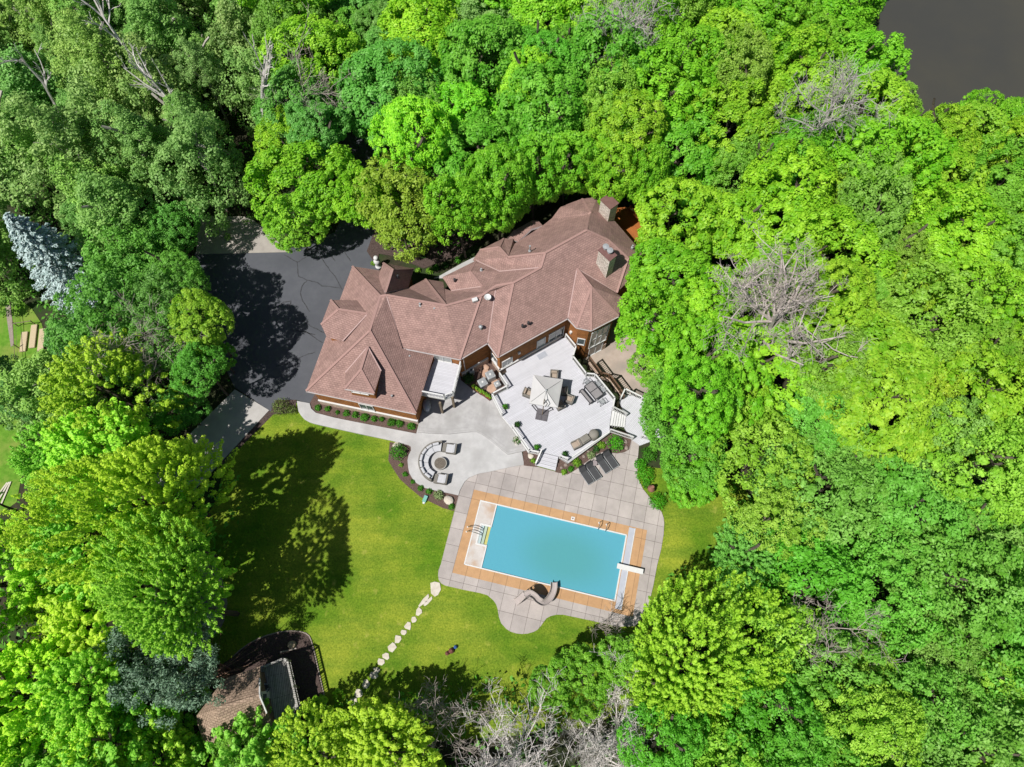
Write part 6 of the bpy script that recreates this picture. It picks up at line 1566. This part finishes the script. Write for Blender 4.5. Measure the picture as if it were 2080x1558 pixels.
# every tree of the woods gets the words that find it: which landmark it stands by and on which side
LM = [("the blue spruce", 100, 510), ("the parking pad", 480, 478), ("the drive's bend", 745, 312), ("the olive locust", 820, 436), ("the rear chimney", 1236, 410), ("the grey dead crown", 1290, 80), ("the lake's left shore", 1790, 120), ("the lake's lower shore", 1960, 205), ("the big dead tree", 1560, 640),
      ("the tower", 1250, 640), ("the side landing", 1310, 850), ("the paving's right corner", 1345, 1040), ("the lower right maple", 1392, 1345), ("the brown dead tree", 1680, 1230), ("the bottom right corner", 2060, 1540), ("the top left corner", 20, 20), ("the tall birch trunk", 490, 260), ("the dead trees near the lake", 1660, 300),
      ("the right dead limbs", 2040, 1035), ("the cabin", 480, 1430), ("the dark pine", 340, 1350), ("the gravel strip", 430, 1200), ("the huge left maple", 300, 1045), ("the concrete slab", 450, 870), ("the neighbour's lawn", 20, 950), ("the bottom left corner", 20, 1540), ("the vegetable beds", 65, 690), ("the bare trees", 1120, 1470), ("the orange rear deck", 1290, 470), ("the right edge's middle", 2060, 600), ("the top middle edge", 1000, 10)]
names = {}
for t_, word, kw, px, py in WOODS:
    nm_, lx, ly = min(LM, key=lambda l: (l[1] - px) ** 2 + (l[2] - py) ** 2); dx, dy = px - lx, py - ly; dist = math.hypot(dx, dy)
    side = ("right of" if dx > 0 else "left of") if abs(dx) > 2.2 * abs(dy) else ("below" if dy > 0 else "above") if abs(dy) > 2.2 * abs(dx) else ("lower " if dy > 0 else "upper ") + ("right of" if dx > 0 else "left of")
    far = "beside and " if dist < 70 else "near and " if dist < 150 else "not far " if dist < 260 else "far "
    names.setdefault(f"{word} {kw} {far}{side} {nm_}", []).append((px, py, t_))
ORD = "first second third fourth fifth sixth seventh eighth ninth tenth".split()
for lab, lst in names.items():
    lst.sort(key=lambda q: q[0])
    for i, (px, py, t_) in enumerate(lst):
        t_["label"] = lab if len(lst) == 1 else f"{lab}, {'left one' if i == 0 else 'right one'}" if len(lst) == 2 else f"{lab}, {ORD[min(i, 9)]} from left"
print("woods trees", count, "longest label", max(len(t_["label"].split()) for t_, *_ in WOODS))

# leafy undergrowth on the forest floor: nobody could count it
n = 90000; X = rng.uniform(-88, 88, n); Y = rng.uniform(-16, 100, n)
hz = np.sin(X * .9 + 1.3 * np.sin(Y * .7)) * np.sin(Y * .8 + 1.1 * np.sin(X * .6)); keep = (hz > -.55) & (np.abs(X) < 50 + np.maximum(0, Y) * .36)
clear_pl = [P2(x, y, 0) for x, y in clear]; lk = [P2(x, y, 0) for x, y in [(1740, -420), (1775, -60), (1765, 140), (1800, 215), (1850, 275), (1900, 300), (2100, 320), (2400, 340), (2700, -300)]]; dr = [P2(x, y, 0) for x, y in drive_px]
nb_ = [P2(x, y, 0) for x, y in [(-200, 580), (25, 590), (85, 640), (105, 710), (65, 760), (48, 860), (52, 960), (38, 1050), (-200, 1090)]]
hs = [(float(p[0]), float(p[1])) for p in ml]; lp = low_pl
def inside(xs, ys, poly):
    c = np.zeros(len(xs), bool); j = len(poly) - 1
    for i in range(len(poly)):
        xi, yi = poly[i][:2]; xj, yj = poly[j][:2]
        c ^= ((yi > ys) != (yj > ys)) & (xs < (xj - xi) * (ys - yi) / (yj - yi + 1e-12) + xi); j = i
    return c
for poly in (clear_pl, lk, dr, nb_, hs, lp, hard): keep &= ~inside(X, Y, poly)
X, Y, hz = X[keep], Y[keep], hz[keep]; nn = len(X)
C = np.stack([X, Y, .15 + rng.uniform(0, 1, nn) * (.5 + 1.1 * np.clip(hz + .5, 0, 1))], 1)
N_ = unit(rng.normal(size=(nn, 3)) * .6 + np.array([-.1, -.1, 1])); 
ug = bpy.data.objects.new("undergrowth", leaf_cloud("undergrowth", C, N_, .21 * rng.uniform(.6, 1.4, nn), np.clip(rng.normal(.4, .3, nn), 0, 1), oliv_m)); COL.objects.link(ug); ug.color = (.5, .85, .8, 1); ug["kind"] = "stuff"
